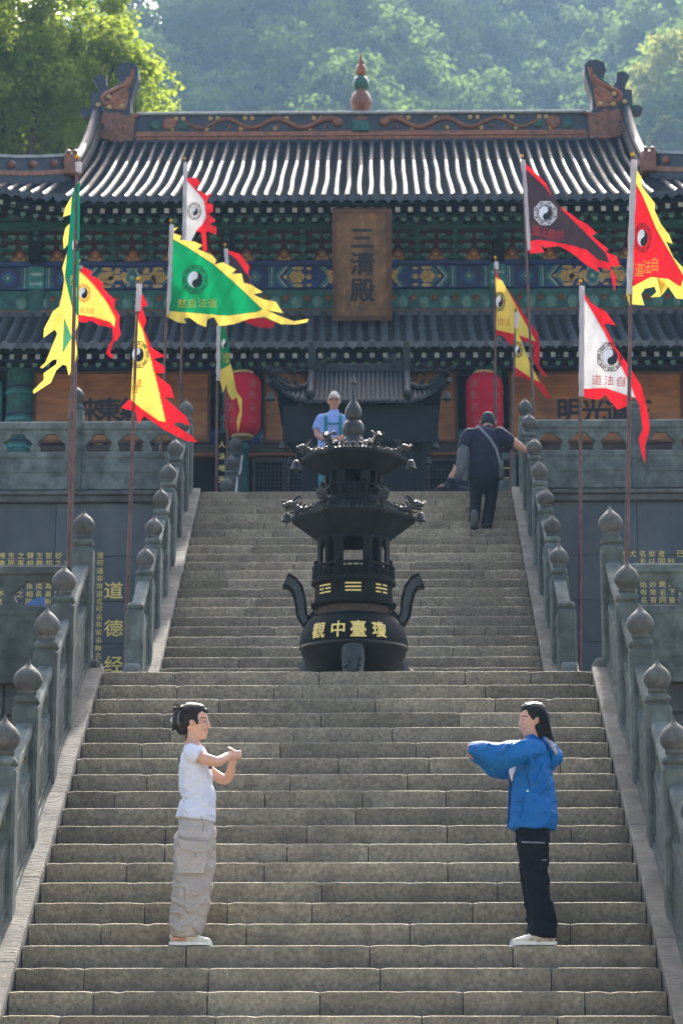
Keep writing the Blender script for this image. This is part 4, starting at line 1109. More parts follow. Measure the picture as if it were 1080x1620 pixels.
def hexroof(R_, zt_, ze, rt, zin, name, rise):
    """six sided roof: eave radius R_ at the corners, rising corners, tile ribs"""
    b = MB(); V = []; F = []; n = 12
    def P(k, u, t):          # side k, u along the side -1..1, t from top 0 to eave 1
        a0 = k * math.pi / 3; a1 = a0 + math.pi / 3
        e = Vector((math.cos(a0), math.sin(a0))) * (1 - u) / 2 + Vector((math.cos(a1), math.sin(a1))) * (1 + u) / 2
        rr = rt + (R_ - rt) * t; z = zt_ + (ze - zt_) * (1 - max(0, 1 - t) ** 1.7) + rise * (abs(u) ** 2.5) * t * t
        return Vector((BX + e.x * rr, BY + e.y * rr, z))
    for k in range(6):
        o = len(V)
        for j in range(7):
            for i in range(n + 1): V.append(P(k, -1 + 2 * i / n, j / 6))
        for j in range(6):
            for i in range(n): F.append((o + j * (n + 1) + i, o + j * (n + 1) + i + 1, o + (j + 1) * (n + 1) + i + 1, o + (j + 1) * (n + 1) + i))
        # underside
        o2 = len(V)
        for i in range(n + 1): V.append(P(k, -1 + 2 * i / n, 1) - Vector((0, 0, .028)))
        a0 = k * math.pi / 3
        for i in range(n + 1):
            u = -1 + 2 * i / n; an = a0 + math.pi / 3 * (i / n); V.append(Vector((BX + zin[0] * math.cos(an), BY + zin[0] * math.sin(an), zin[1])))
        for i in range(n):
            F.append((o + 6 * (n + 1) + i, o + 6 * (n + 1) + i + 1, o2 + i + 1, o2 + i)); F.append((o2 + i, o2 + i + 1, o2 + n + 2 + i, o2 + n + 1 + i))
    b.add(V, F); ro = b.obj(name, 'bronze', bur, 40)
    rb2 = MB()
    for k in range(6):
        for i in range(1, 14):
            u = -1 + 2 * i / 14
            rb2.tube([P(k, u, t) + Vector((0, 0, .004)) for t in (0, .25, .5, .75, 1.02)], .011, 6)
        rb2.tube([P(k, -1, t) + Vector((0, 0, .012)) for t in (0, .25, .5, .75, 1.03)], .022, 6)
    rb2.obj('roof_rib', 'bronze_grey', ro, 50)
    return ro, P
r1, P1 = hexroof(96 * S, bz(797), bz(820), 53 * S, (57 * S, bz(856)), 'lower_roof', -.02)
r2, P2 = hexroof(81.5 * S, bz(712), bz(724), 36 * S, (46 * S, bz(753)), 'upper_roof', -.03)
lat([(53, bz(800)), (54, bz(797)), (54, bz(793)), (40, bz(793))], 'storey_ledge', 'bronze')
gallery(52 * S, bz(794), .115, 'upper_gallery', 36)
def beast(p, ang, s, name, tilt=.25):
    """openwork dragon crouching on a ridge: humped back, spines, open jaws, legs and curling tail; looks outwards from p"""
    b = MB(); d = Vector((math.cos(ang), math.sin(ang), 0)); up = Vector((0, 0, 1)); sd = Vector((-d.y, d.x, 0))
    f = lambda a, h, w=0: p + d * (a * s) + up * (h * s) + sd * (w * s)
    T = lambda pts, rr, n=7: b.tube([f(*q) for q in pts], [r * s for r in rr], n)
    T([(-.34, .02), (-.26, .10), (-.16, .13), (-.06, .09), (.04, .09), (.13, .14), (.2, .17)], [.03, .05, .062, .06, .06, .062, .05], 9)
    T([(.16, .18), (.24, .2), (.33, .17), (.37, .19)], [.07, .066, .045, .03], 9)
    T([(.2, .13), (.27, .1), (.34, .095)], [.045, .032, .02])
    for w in (-.05, .05):
        T([(.18, .23, w), (.11, .31, w * 1.4), (.04, .34, w * 1.6), (.02, .30, w * 1.7)], [.026, .02, .014, .006], 6)
        T([(.3, .2, w * .6), (.36, .25, w), (.41, .23, w)], [.014, .01, .005], 5)
        for a in (-.18, .06): T([(a, .08, w), (a + .06, .03, w * 1.6), (a + .03, -.02, w * 1.6), (a + .1, -.03, w * 1.6)], [.04, .034, .028, .02], 6)
        b.sphere(f(.25, .225, w), .022 * s, 6, 5)
    for a, h in ((-.3, .12), (-.23, .18), (-.15, .2), (-.07, .17), (.01, .17), (.08, .21), (.13, .26)):
        T([(a, h - .05), (a - .04, h + .02), (a - .08, h + .045)], [.03, .018, .004], 5)
    T([(-.32, .03), (-.42, .08), (-.45, .17), (-.39, .23), (-.34, .19), (-.37, .15)], [.035, .03, .026, .022, .016, .008], 6)
    T([(-.42, .1), (-.5, .13), (-.54, .2)], [.02, .014, .004], 5)
    T([(.1, .12), (.14, .05), (.2, .02), (.26, .05)], [.03, .024, .018, .008], 6)
    return b
def bell(p, s, par):
    b = MB().lathe([(.0, .08 * s), (.02 * s, .078 * s), (.035 * s, .06 * s), (.042 * s, .02 * s), (.058 * s, -.01 * s), (.05 * s, -.012 * s), (.035 * s, .0)], 14, p)
    b.tube([(p[0], p[1], p[2] + .07 * s), (p[0], p[1], p[2] + .16 * s)], .005 * s, 5); b.tube([(p[0], p[1], p[2] - .05 * s), (p[0], p[1], p[2] + .02 * s)], .008 * s, 5)
    return b.obj('bell', 'bronze_grey', par, 50)
for (PP, ro, s, R_) in ((P1, r1, .50, 96 * S), (P2, r2, .42, 81 * S)):
    for k in range(6):
        a = k * math.pi / 3; p = PP(k, -1, .62)
        beast(p + Vector((0, 0, .02)), a, s, 'dragon').obj('dragon', 'bronze_grey', ro, 50)
        e = PP(k, -1, 1.0) + Vector((math.cos(a), math.sin(a), 0)) * .055
        if k % 3 == 0: bell((e.x, e.y, e.z + (.0 if s > .45 else -.07)), .95, ro)
# crown: bell shaped cap, two gourds, spire
lat([(38, bz(715)), (36, bz(710)), (26, bz(704)), (18, bz(699)), (15, bz(694)), (14, bz(690))], 'crown_cap', 'bronze_grey')
cr = MB()
for i in range(20):
    a = 2 * math.pi * i / 20; cr.tube([(BX + r * S * math.cos(a), BY + r * S * math.sin(a), bz(y) + .005) for r, y in ((16, 698), (20, 702), (27, 706), (37, 711.5))], [.008, .012, .016, .018], 6)
cr.obj('crown_rib', 'bronze_grey', bur, 50)
g1 = lat([(9, bz(697)), (14, bz(692)), (17, bz(685)), (17.8, bz(679)), (16.5, bz(672)), (12, bz(666.5)), (8, bz(664.5))], 'lower_gourd', 'bronze_grey')
h_ = MB()
for dx in (-4.6, 4.6):
    h_.sphere((BX + dx * S, BY - 16.3 * S, bz(678)), 5.2 * S, 10, 7, 0, (.8, .35, 1.0))
h_.obj('pierced_window', 'ink', g1, 50)
lat([(8, bz(666)), (11.5, bz(662)), (13.6, bz(655)), (13.4, bz(650)), (11, bz(644)), (7, bz(638)), (4, bz(632)), (3, bz(618)), (2.4, bz(609)), (5, bz(607)), (5, bz(605)), (2.5, bz(602)), (1, bz(596)), (.4, bz(590))], 'spire', 'bronze_grey')
# ================================================================== roofed iron furnace on the terrace
FY = 32.2
fu = thing('roofed_furnace', 'large black iron furnace with a curved tiled roof on the upper terrace', 'furnace', (.02, FY + .5, TZ))
def fp(px, py, Y=FY): return at(px, py, Y)
FXc = (fp(430, 640).x + fp(705, 640).x) / 2
ze = fp(567, 640).z
bx0, bx1 = fp(477, 700).x, fp(672, 700).x
MB().bev(bx0, bx1, FY + .25, FY + 1.7, TZ + .3, ze + .1, .02).obj('furnace_body', 'iron_black', fu)
MB().bev(bx0 - .12, bx1 + .12, FY + .13, FY + 1.82, TZ, TZ + .32, .02).obj('furnace_base', 'iron_black', fu)
ub = MB()                                          # flared bracketed eave
x0, x1 = fp(445, 690).x, fp(695, 690).x
ub.add([(bx0, FY + .25, ze - .55), (bx1, FY + .25, ze - .55), (bx1, FY + 1.7, ze - .55), (bx0, FY + 1.7, ze - .55), (x0, FY - .02, ze - .04), (x1, FY - .02, ze - .04), (x1, FY + 1.95, ze - .04), (x0, FY + 1.95, ze - .04)],
       [(0, 1, 5, 4), (1, 2, 6, 5), (2, 3, 7, 6), (3, 0, 4, 7), (4, 5, 6, 7), (0, 3, 2, 1)])
ub.box(x0 + .02, x1 - .02, FY - .04, FY + .02, ze - .55, ze - .03)
ub.obj('eave_block', 'iron_black', fu)
hw = (fp(705, 640).x - fp(430, 640).x) / 2 - .06; rw = (fp(648, 600).x - fp(494, 600).x) / 2
zr = fp(567, 589, FY + .95).z
def zf(x, y):                                       # front slope of the furnace roof
    t = min(1, max(0, (y - (FY - .15)) / 1.05)); a = abs(x - FXc)
    return ze + (zr - ze) * (.55 * t + .45 * t * t) + .20 * max(0, (a - rw) / (hw - rw)) ** 1.6 * (1 - t)
fr = MB(); n = 8; xs = [FXc - hw + 2 * hw * i / 36 for i in range(37)]
def yt_(x):
    a = abs(x - FXc); return FY + .9 if a < rw + .02 else FY - .15 + 1.05 * max(.0, 1 - (a - rw) / (hw - rw)) * .9 + .02
V = []; F = []
for x in xs:
    for k in range(n + 1): y = FY - .15 + (yt_(x) - FY + .15) * k / n; V.append((x, y, zf(x, y)))
for i in range(36):
    for k in range(n): F.append((i * (n + 1) + k, (i + 1) * (n + 1) + k, (i + 1) * (n + 1) + k + 1, i * (n + 1) + k + 1))
fr.add(V, F); fr.add([(x, 2 * (FY + .9) - y, z) for x, y, z in V], F)
fr.add([(x, y, z - .05) for x, y, z in V], F)
for s in (-1, 1):                                   # side slopes
    fr.add([(FXc + s * rw, FY + .75, zr - .2), (FXc + s * hw, FY - .14, ze + .2), (FXc + s * hw, FY + 1.94, ze + .2), (FXc + s * rw, FY + 1.05, zr - .2)], [(0, 1, 2, 3)])
fro = fr.obj('furnace_roof', 'iron_roof', fu, 40)
for i in range(-17, 18):
    x = FXc + i * hw / 17.5; y1 = yt_(x) - .03
    if y1 - FY < .02: continue
    b = MB().tube([(x, FY - .16 + (y1 - FY + .16) * k / 6, zf(x, FY - .16 + (y1 - FY + .16) * k / 6) + .012) for k in range(7)], .026, 8)
    b.sphere((x, FY - .165, zf(x, FY - .15) + .002), .034, 8, 6, 0, (1, .4, 1)); b.obj('tile_row', 'iron_roof', fro, 50)
rd = MB().bev(FXc - rw, FXc + rw, FY + .84, FY + .98, zr - .02, zr + .1, .01).obj('furnace_ridge', 'iron_roof', fu)
for s in (-1, 1):
    b = MB(); x = FXc + s * (rw - .0)
    b.tube([(x, FY + .88, zr + .02), (x, FY + .5, zf(x, FY + .5) + .1), (x, FY + .1, zf(x, FY + .1) + .07), (x, FY - .12, zf(x, FY - .12) + .08)], .05, 8)
    b.bev(x - .05, x + .05, FY + .75, FY + 1.0, zr - .1, zr + .42, .02); b.sphere((x, FY - .12, zf(x, FY - .1) + .1), .07, 8, 6)
    b.obj('descending_ridge', 'iron_roof', fu, 40)
    beast(Vector((x - s * .12, FY + .88, zr + .06)), 0 if s < 0 else math.pi, .55, 'd').obj('ridge_dragon', 'iron_roof', fu, 50)
    beast(Vector((x + s * .2, FY + .88, zr - .06)), 0 if s > 0 else math.pi, .5, 'd').obj('ridge_dragon', 'iron_black', fu, 50)
    hb = MB(); q = []
    for k in range(9):
        t = k / 8; xx = FXc + s * (rw + .06 + (hw + .03 - rw) * t); yy = FY + .45 - .62 * t; q.append((xx, yy, zf(xx, max(FY - .15, yy)) + .05 + .1 * t * t))
    hb.tube(q, .05, 8); hb.tube([(x_, y_ + .03, z_ - .08) for x_, y_, z_ in q], .07, 8); ho = hb.obj('hip_ridge', 'iron_black', fu, 40)
    for k in (2, 4, 5, 6):
        p = q[k]; b = MB(); b.tube([(p[0], p[1], p[2]), (p[0] + s * .02, p[1], p[2] + .09), (p[0] + s * .06, p[1], p[2] + .13)], [.04, .035, .015], 6); b.sphere((p[0] + s * .04, p[1], p[2] + .12), .03, 6, 5); b.obj('roof_figure', 'iron_black', fu, 50)
    p = q[8]; beast(Vector((p[0] - s * .05, p[1], p[2] - .02)), 0 if s > 0 else math.pi, .42, 'd').obj('corner_dragon', 'iron_black', fu, 50)
    bell((p[0] - s * .02, p[1], p[2] - .38), 1.25, fu); bell((FXc + s * (hw - .1), FY, ze - .62), 1.2, fu); bell((FXc + s * (hw - .2), FY + .1, ze - .82), 1.1, fu)
# low posts and chain of the inner steps
for s, tips in ((-1, ((373, 688, 33.2), (366, 716, 32.2), (359, 752, 31.2))),):
    t = thing('chain_railing', 'short stone posts with a steel chain beside the left couplet board', 'railing', (-1.9, 32, TZ))
    pr = []
    for px, py, Y in tips:
        p = at(px, py, Y); put('post', PW2, t, (p.x, Y, p.z - 1.0 - .26)); f_ = put('finial', FM2, t, (p.x, Y, p.z - .262)); pr.append(p)
        if p.z - 1.4 > TZ: MB().box(p.x - .08, p.x + .08, Y - .08, Y + .08, TZ - .01, p.z - 1.38).obj('plinth', 'rail_stone', t)
    ch = MB()
    for a, b in zip(pr, pr[1:]):
        for k in range(16):
            u = k / 15; c = a.lerp(b, u) + Vector((.1, -.1, -.35 - .12 * math.sin(math.pi * u))); ch.sphere(c, .026, 6, 5, 0, (.7, 1, 1.2))
    ch.obj('chain', 'chain_steel', t)
a = at(788, 716, 33); b = at(816, 770, 33)
t = thing('stone_screen', 'pale stone railing panel beyond the stair head, beside the right lantern', 'railing', ((a.x + b.x) / 2, 33, TZ))
MB().bev(a.x, b.x, 33, 33.1, a.z - .1, a.z, .01).obj('rail', 'rail_stone', t); MB().bev(a.x, a.x + .07, 33, 33.1, TZ, a.z - .1, .01).obj('post', 'rail_stone', t)
MB().bev(b.x - .08, b.x, 33, 33.1, TZ, a.z - .1, .01).obj('post', 'rail_stone', t); MB().bev(a.x + .07, b.x - .08, 33.02, 33.08, TZ, a.z - .36, .01).obj('panel', 'rail_stone', t)

# ================================================================== flags
def yinyang(cx, cy, r, sx=1.0, rot=0.0):
    def tr(p): return [(cx + sx * (a * math.cos(rot) - b * math.sin(rot)), cy + a * math.sin(rot) + b * math.cos(rot)) for a, b in p]
    half = circ(0, 0, r, r, 20, -math.pi / 2, math.pi / 2)          # right half
    half += circ(0, r / 2, r / 2, r / 2, 10, math.pi / 2, 3 * math.pi / 2)[1:]
    half += circ(0, -r / 2, r / 2, r / 2, 10, math.pi / 2, -math.pi / 2)[1:-1]
    return [('white', [tr(circ(0, 0, r, r, 28))]), ('black', [tr(half)]), ('white2', [tr(circ(0, -r / 2, r * .15, r * .15, 8))]), ('black', [tr(circ(0, r / 2, r * .15, r * .15, 8))])]
def bagua(cx, cy, r, sx=1.0):
    out = []; tr = lambda p: [(cx + sx * a, cy + b) for a, b in p]
    for k in range(8):
        a0 = k * math.pi / 4 + math.pi / 8; a1 = a0 + math.pi / 4
        for ra, rb in ((1.0, .955), (.60, .57)):
            out.append(tr([(r * ra * math.cos(a0), r * ra * math.sin(a0)), (r * ra * math.cos(a1), r * ra * math.sin(a1)), (r * rb * math.cos(a1), r * rb * math.sin(a1)), (r * rb * math.cos(a0), r * rb * math.sin(a0))]))
        am = (a0 + a1) / 2; ca, sa = math.cos(am), math.sin(am)
        for j, q in enumerate((.66, .75, .84)):
            for (u0, u1) in ([(-.22, .22)] if (k + j) % 3 else [(-.22, -.04), (.04, .22)]):
                out.append(tr([(r * (q * ca - u * sa), r * (q * sa + u * ca)) for u, q in ((u0, q), (u1, q), (u1, q + .06), (u0, q + .06))]))
        out.append(tr([(r * .6 * math.cos(a0) , r * .6 * math.sin(a0)), (r * .97 * math.cos(a0), r * .97 * math.sin(a0)), (r * .97 * math.cos(a0 + .04), r * .97 * math.sin(a0 + .04)), (r * .6 * math.cos(a0 + .06), r * .6 * math.sin(a0 + .06))]))
    return out
def flag(label, Y, zoom, sleeve, field, border, fmat, bmat, emblem=None, em_r=0, em_sx=1, ring=None, ringmat='print_black', text=None, textmat='print_yellow', foot=(0, 0), foot_z=None, swing=.35, slv=1.0, extra=(), wmat='flag_white', amp=.05, ph=0.0):
    ox, oy, sc = zoom
    Z = lambda a, b: (ox + a / sc, oy + b / sc)
    px0 = Z(*sleeve[0]); pxb = Z(*sleeve[1])
    def cf(a, b, e=0.0):
        px, py = Z(a, b); hx = px - (px0[0] + (pxb[0] - px0[0]) * (py - px0[1]) / max(1, pxb[1] - px0[1]))
        k = 113.0 * 33 / Y; u = hx / k; w = (py - px0[1]) / k
        dy = swing * u + amp * min(1, abs(u) * 3 + .15) * (math.sin(9 * u + 3.1 * w + ph) + .55 * math.sin(17 * u - 7 * w + 2 * ph)) + .02 * min(1, abs(u) * 4) * math.sin(31 * u + 11 * w + ph)
        return at(px, py, Y + dy - .012 + e)
    top = at(px0[0], px0[1] - 3, Y); low = at(foot[0], foot[1], Y); fz = foot_z if foot_z is not None else LZ
    d = (low - top); bot = top + d * ((top.z - fz) / max(.1, top.z - low.z)); bot.z = fz
    t = thing('temple_flag', label, 'flag', bot, 'temple flags')
    MB().tube([bot, bot.lerp(top, .5), top + Vector((0, 0, .03))], [.022, .02, .014], 10).obj('pole', 'pole_paint', t, 60)
    tb = MB().sphere(top + Vector((0, 0, .04)), .022, 8, 6); tb.obj('pole_tip', 'flag_gold', t, 60)
    # sleeve: a band of cloth round the pole
    s0, s1 = at(*px0, Y), at(*pxb, Y)
    n = 12; s1 = s0.lerp(s1, slv); MB().tube([s0.lerp(s1, i / n) + Vector((.014, 0, 0)) for i in range(n + 1)], [.030 + .004 * math.sin(i * 2.1) for i in range(n + 1)], 10).obj('sleeve', 'flag_sleeve', t, 60)
    cell = 9 * sc / 3.3 * 33 / Y
    def cloth_part(name, polys, mat, e, th=.002):
        b = MB(); v, f = sheet(polys, lambda a, c: cf(a, c, e), cell); b.add(v, f); me = b.mesh(name, mat, 60, recalc=False)
        return put(name, me, t)
    def inside(x, y):
        r = False; n_ = len(field)
        for i in range(n_):
            (xa, ya), (xb, yb) = field[i], field[(i + 1) % n_]
            if (ya > y) != (yb > y) and x < (xb - xa) * (y - ya) / (yb - ya) + xa: r = not r
        return r
    P2 = []                                             # border: only the cloth outside the field
    v, f = sheet(border, lambda a, c: (a, c, 0), cell * .55)
    ins = [inside(p[0], p[1]) for p in v]; f = [q for q in f if not all(ins[i] for i in q)]
    put('border', MB().add([cf(p[0], p[1], 0) for p in v], f).mesh('border', bmat, 60, recalc=False), t)
    cloth_part('field', [field], fmat, -.005)
    for nm, polys, mat in extra: cloth_part(nm, polys, mat, -.01)
    if emblem:
        b = MB(); e = -.012
        if ring:
            v, f = sheet(bagua(emblem[0], emblem[1], ring, em_sx), lambda a, c: cf(a, c, -.011), cell); b.add(v, f, 2)
        for nm, polys in yinyang(emblem[0], emblem[1], em_r, em_sx, -.2):
            e -= .0025; v, f = sheet(polys, lambda a, c, e=e: cf(a, c, e), cell); b.add(v, f, 1 if nm == 'black' else 0)
        put('emblem', b.mesh('emblem', ['print_white', 'print_black', ringmat], None, recalc=False), t)
    if text:
        b = MB()
        for ch, a, c, w, h in text:
            V, F = glyph(ch); v, f = sheet([], lambda p, q: cf(p, q, -.011), None, ([(a + x * w, c - y * h) for x, y in V], F)); b.add(v, f)
        put('lettering', b.mesh('lettering', textmat, None, recalc=False), t)
    return t
ZA = (40, 240, 4.05); ZC = (0, 300, 2.0); ZE = (240, 240, 3.375); ZR = (760, 240, 3.24)
def row4(txt, a, c, w, h, da, dc=0): return [(ch, a + i * da, c + i * dc, w, h) for i, ch in enumerate(txt)]
# left side
flag('dark green flag with yellow ragged tail hanging limp on the leftmost pole', 21.3, ZA, ((333, 70), (345, 700)),
     [(312, 225), (352, 195), (350, 500), (345, 760), (340, 1060), (300, 990), (278, 900), (256, 800), (270, 640), (285, 480), (300, 300)],
     [[(300, 285), (262, 350), (243, 418), (292, 402)], [(291, 455), (258, 490), (243, 560), (248, 625), (280, 585)], [(272, 640), (238, 745), (250, 800), (256, 862), (284, 840)],
      [(255, 800), (300, 960), (341, 1050), (340, 1110), (318, 1165), (336, 1285), (320, 1350), (280, 1437), (265, 1372), (240, 1365), (200, 1402), (165, 1480), (55, 1552), (50, 1530), (120, 1462), (118, 1420), (200, 1362), (206, 1330), (180, 1332), (112, 1390), (96, 1380), (130, 1350), (190, 1205), (206, 1165), (190, 1140), (118, 1192), (122, 1135), (180, 1022), (220, 990), (240, 900)]],
     'flag_green_dark', 'flag_yellow', (325, 598), 44, .55, None, text=row4('然自', 285, 860, 40, 70, 12, 70), textmat='print_yellow', foot=(110, 865), slv=.1, swing=-.5,
     extra=[('patch', [[(250, 1060), (300, 1190), (240, 1292)]], 'flag_teal')], amp=.03)
flag('yellow flag with red ragged border just behind the leftmost pole', 25.0, ZA, ((343, 735), (343, 1085)),
     [(345, 758), (395, 800), (440, 850), (480, 900), (540, 985), (582, 1070), (572, 1130), (545, 1092), (440, 1060), (345, 1045)],
     [[(345, 733), (375, 738), (432, 768), (418, 790), (470, 815), (505, 850), (490, 862), (540, 918), (577, 948), (572, 1000), (607, 1050), (602, 1110), (613, 1170), (588, 1208), (567, 1218), (545, 1288), (572, 1312), (552, 1324), (518, 1292), (540, 1232), (562, 1200), (558, 1130), (520, 1120), (470, 1112), (425, 1082), (382, 1097), (345, 1088)]],
     'flag_yellow', 'flag_red', (374, 905), 36, .75, 62, 'print_orange', row4('道法自', 350, 1035, 30, 42, 32, 3), 'print_orange', foot=(117, 700), slv=.05, swing=.3)
flag('yellow flag with wide red torn border in front of the left sign board', 23.6, ZC, ((437, 300), (416, 660)),
     [(430, 395), (452, 440), (480, 540), (505, 640), (526, 736), (500, 730), (450, 695), (414, 665)],
     [[(432, 372), (452, 330), (468, 366), (450, 372), (464, 415), (455, 440), (480, 500), (525, 528), (486, 536), (520, 558), (522, 580), (490, 582), (540, 620), (553, 660), (518, 655), (590, 718), (603, 748), (565, 735), (548, 742), (606, 778), (626, 800), (590, 796), (520, 760), (455, 716), (440, 742), (428, 702), (384, 690), (402, 670), (415, 660)]],
     'flag_yellow', 'flag_red', (437, 522), 23, .8, 46, 'print_black', row4('自法', 416, 645, 22, 30, 12, -18), 'print_orange', foot=(203, 905), slv=.24, swing=.35)
flag('small white flag with red torn edge high above the green flag', 33.4, ZE, ((176, 60), (168, 482)),
     [(168, 150), (190, 155), (240, 210), (280, 260), (292, 350), (270, 390), (240, 420), (210, 482), (166, 482)],
     [[(172, 110), (185, 140), (240, 138), (264, 172), (230, 190), (290, 230), (322, 224), (300, 250), (296, 275), (326, 280), (328, 320), (302, 330), (342, 370), (310, 386), (347, 405), (345, 442), (300, 426), (290, 432), (297, 528), (275, 532), (265, 430), (215, 420), (200, 380), (180, 200)]],
     'flag_white', 'flag_red', (228, 318), 24, .8, 50, 'print_black', foot=(286, 640), foot_z=TZ, swing=.5)
flag('bright green triangular flag with yellow fringe and yin yang emblem', 31.2, ZE, ((102, 392), (84, 870)),
     [(112, 465), (200, 515), (330, 600), (460, 715), (592, 842), (560, 856), (400, 876), (240, 862), (90, 850)],
     [[(95, 412), (142, 404), (112, 432), (160, 450), (150, 470), (230, 480), (271, 500), (245, 520), (320, 550), (347, 580), (335, 602), (382, 590), (452, 630), (425, 652), (480, 650), (492, 700), (532, 710), (592, 750), (542, 762), (600, 790), (662, 800), (702, 862), (612, 846), (690, 880), (760, 905), (840, 892), (830, 910), (770, 923), (690, 921), (600, 882), (520, 892), (440, 921), (360, 931), (332, 882), (297, 896), (291, 937), (250, 921), (202, 886), (170, 891), (186, 917), (140, 911), (80, 880)]],
     'flag_green', 'flag_yellow', (232, 682), 44, .9, 82, 'print_black', row4('然自法道', 138, 835, 50, 50, 54, -1), 'print_yellow', foot=(252, 765), foot_z=TZ, swing=.25, amp=.06)
flag('black flag with red edge half hidden behind the bright green flag', 33.0, ZE, ((391, 520), (400, 640)),
     [(398, 532), (450, 572), (500, 640), (530, 690), (542, 730), (480, 665), (400, 622)],
     [[(394, 522), (470, 545), (522, 612), (514, 650), (543, 722), (560, 790), (490, 660), (402, 560)], [(490, 905), (540, 884), (600, 890), (663, 915), (640, 942), (600, 941), (560, 936)]],
     'flag_black', 'flag_red', foot=(361, 760), foot_z=TZ, swing=.3)
flag('small narrow green flag with yellow tail beside the left lantern', 32.4, ZE, ((351, 930), (350, 1222)),
     [(362, 935), (390, 940), (405, 1000), (422, 1130), (395, 1150), (364, 1166)],
     [[(362, 1150), (420, 1128), (432, 1170), (452, 1280), (482, 1320), (482, 1400), (461, 1502), (453, 1440), (470, 1380), (455, 1312), (430, 1326), (405, 1282), (400, 1240), (381, 1287), (364, 1222)]],
     'flag_green', 'flag_yellow', (388, 1025), 26, .55, None, text=row4('道法', 378, 1100, 38, 26, 2, 30), foot=(343, 770), foot_z=TZ, swing=.4, amp=.03)
# right side
flag('black flag with red border and white octagon emblem above the right stairs', 31.2, ZR, ((212, 45), (243, 505)),
     [(226, 85), (330, 180), (420, 300), (560, 440), (640, 520), (662, 572), (600, 552), (540, 502), (430, 472), (300, 452), (243, 458)],
     [[(214, 45), (262, 90), (332, 160), (345, 190), (392, 270), (502, 350), (542, 370), (592, 416), (568, 430), (652, 500), (640, 515), (692, 535), (714, 582), (660, 590), (692, 640), (686, 722), (670, 650), (664, 606), (600, 590), (602, 617), (530, 572), (470, 522), (400, 482), (330, 492), (302, 472), (327, 516), (250, 522)]],
     'flag_black', 'flag_red', (331, 315), 36, .95, 66, 'print_white', row4('道法自然', 262, 430, 40, 55, 41, 9), 'print_red', foot=(845, 700), foot_z=TZ, swing=.3)
flag('large red flag with yellow ragged border on the rightmost pole', 21.3, ZR, ((777, 45), (752, 735)),
     [(788, 150), (830, 230), (900, 400), (960, 505), (1040, 640), (1022, 692), (960, 652), (870, 642), (775, 692)],
     [[(784, 68), (822, 130), (826, 180), (892, 265), (890, 300), (922, 370), (967, 430), (982, 472), (950, 462), (985, 540), (1040, 600), (1066, 640), (1066, 760), (1000, 752), (960, 692), (900, 642), (947, 660), (922, 742), (868, 747), (900, 720), (890, 692), (840, 702), (820, 730), (837, 787), (770, 782), (768, 812), (745, 730), (770, 640)]],
     'flag_red', 'flag_yellow', (828, 442), 44, .6, 80, 'print_black', row4('道法自', 790, 640, 42, 72, 40, -14), 'print_yellow', foot=(991, 870), swing=.4, amp=.05)
flag('white flag with red border and octagon emblem before the right railing', 25.4, ZR, ((511, 690), (508, 1255)),
     [(518, 730), (570, 815), (630, 920), (700, 1060), (770, 1200), (792, 1262), (750, 1250), (640, 1212), (516, 1216)],
     [[(516, 700), (560, 770), (602, 800), (640, 820), (692, 892), (650, 880), (632, 886), (690, 1000), (760, 1100), (820, 1200), (846, 1290), (862, 1390), (862, 1440), (841, 1500), (841, 1597), (820, 1530), (808, 1470), (830, 1420), (810, 1290), (782, 1250), (760, 1300), (700, 1322), (640, 1246), (602, 1271), (560, 1266), (508, 1252)]],
     'flag_white', 'flag_red', (663, 1052), 42, .9, 80, 'print_black', row4('道法自', 568, 1195, 52, 52, 62, 4), 'print_red', foot=(917, 912), swing=.35, amp=.045)
flag('yellow flag with red torn border right of the right lantern', 32.6, ZR, ((74, 565), (80, 940)),
     [(72, 640), (110, 662), (170, 770), (240, 900), (282, 972), (200, 942), (78, 912)],
     [[(72, 580), (88, 640), (162, 740), (232, 850), (292, 930), (302, 1000), (302, 1100), (347, 1156), (310, 1142), (268, 1072), (270, 992), (200, 962), (152, 992), (110, 942), (78, 942)]],
     'flag_yellow', 'flag_red', (96, 768), 30, .6, 52, 'print_black', row4('道法', 84, 890, 34, 40, 34, 2), 'print_orange', foot=(783, 775), foot_z=TZ, slv=.1, swing=.45)
flag('small yellow flag with dark emblem in front of the other yellow flag', 31.8, ZR, ((179, 825), (168, 1150)),
     [(176, 880), (200, 950), (250, 1080), (302, 1182), (260, 1162), (169, 1100)],
     [[(169, 1090), (202, 1120), (252, 1150), (282, 1140), (332, 1210), (359, 1262), (340, 1267), (280, 1192), (210, 1152), (169, 1152)]],
     'flag_yellow', 'flag_red', (190, 1015), 22, .6, 44, 'print_black', foot=(809, 700), foot_z=TZ, slv=.25, swing=.5)
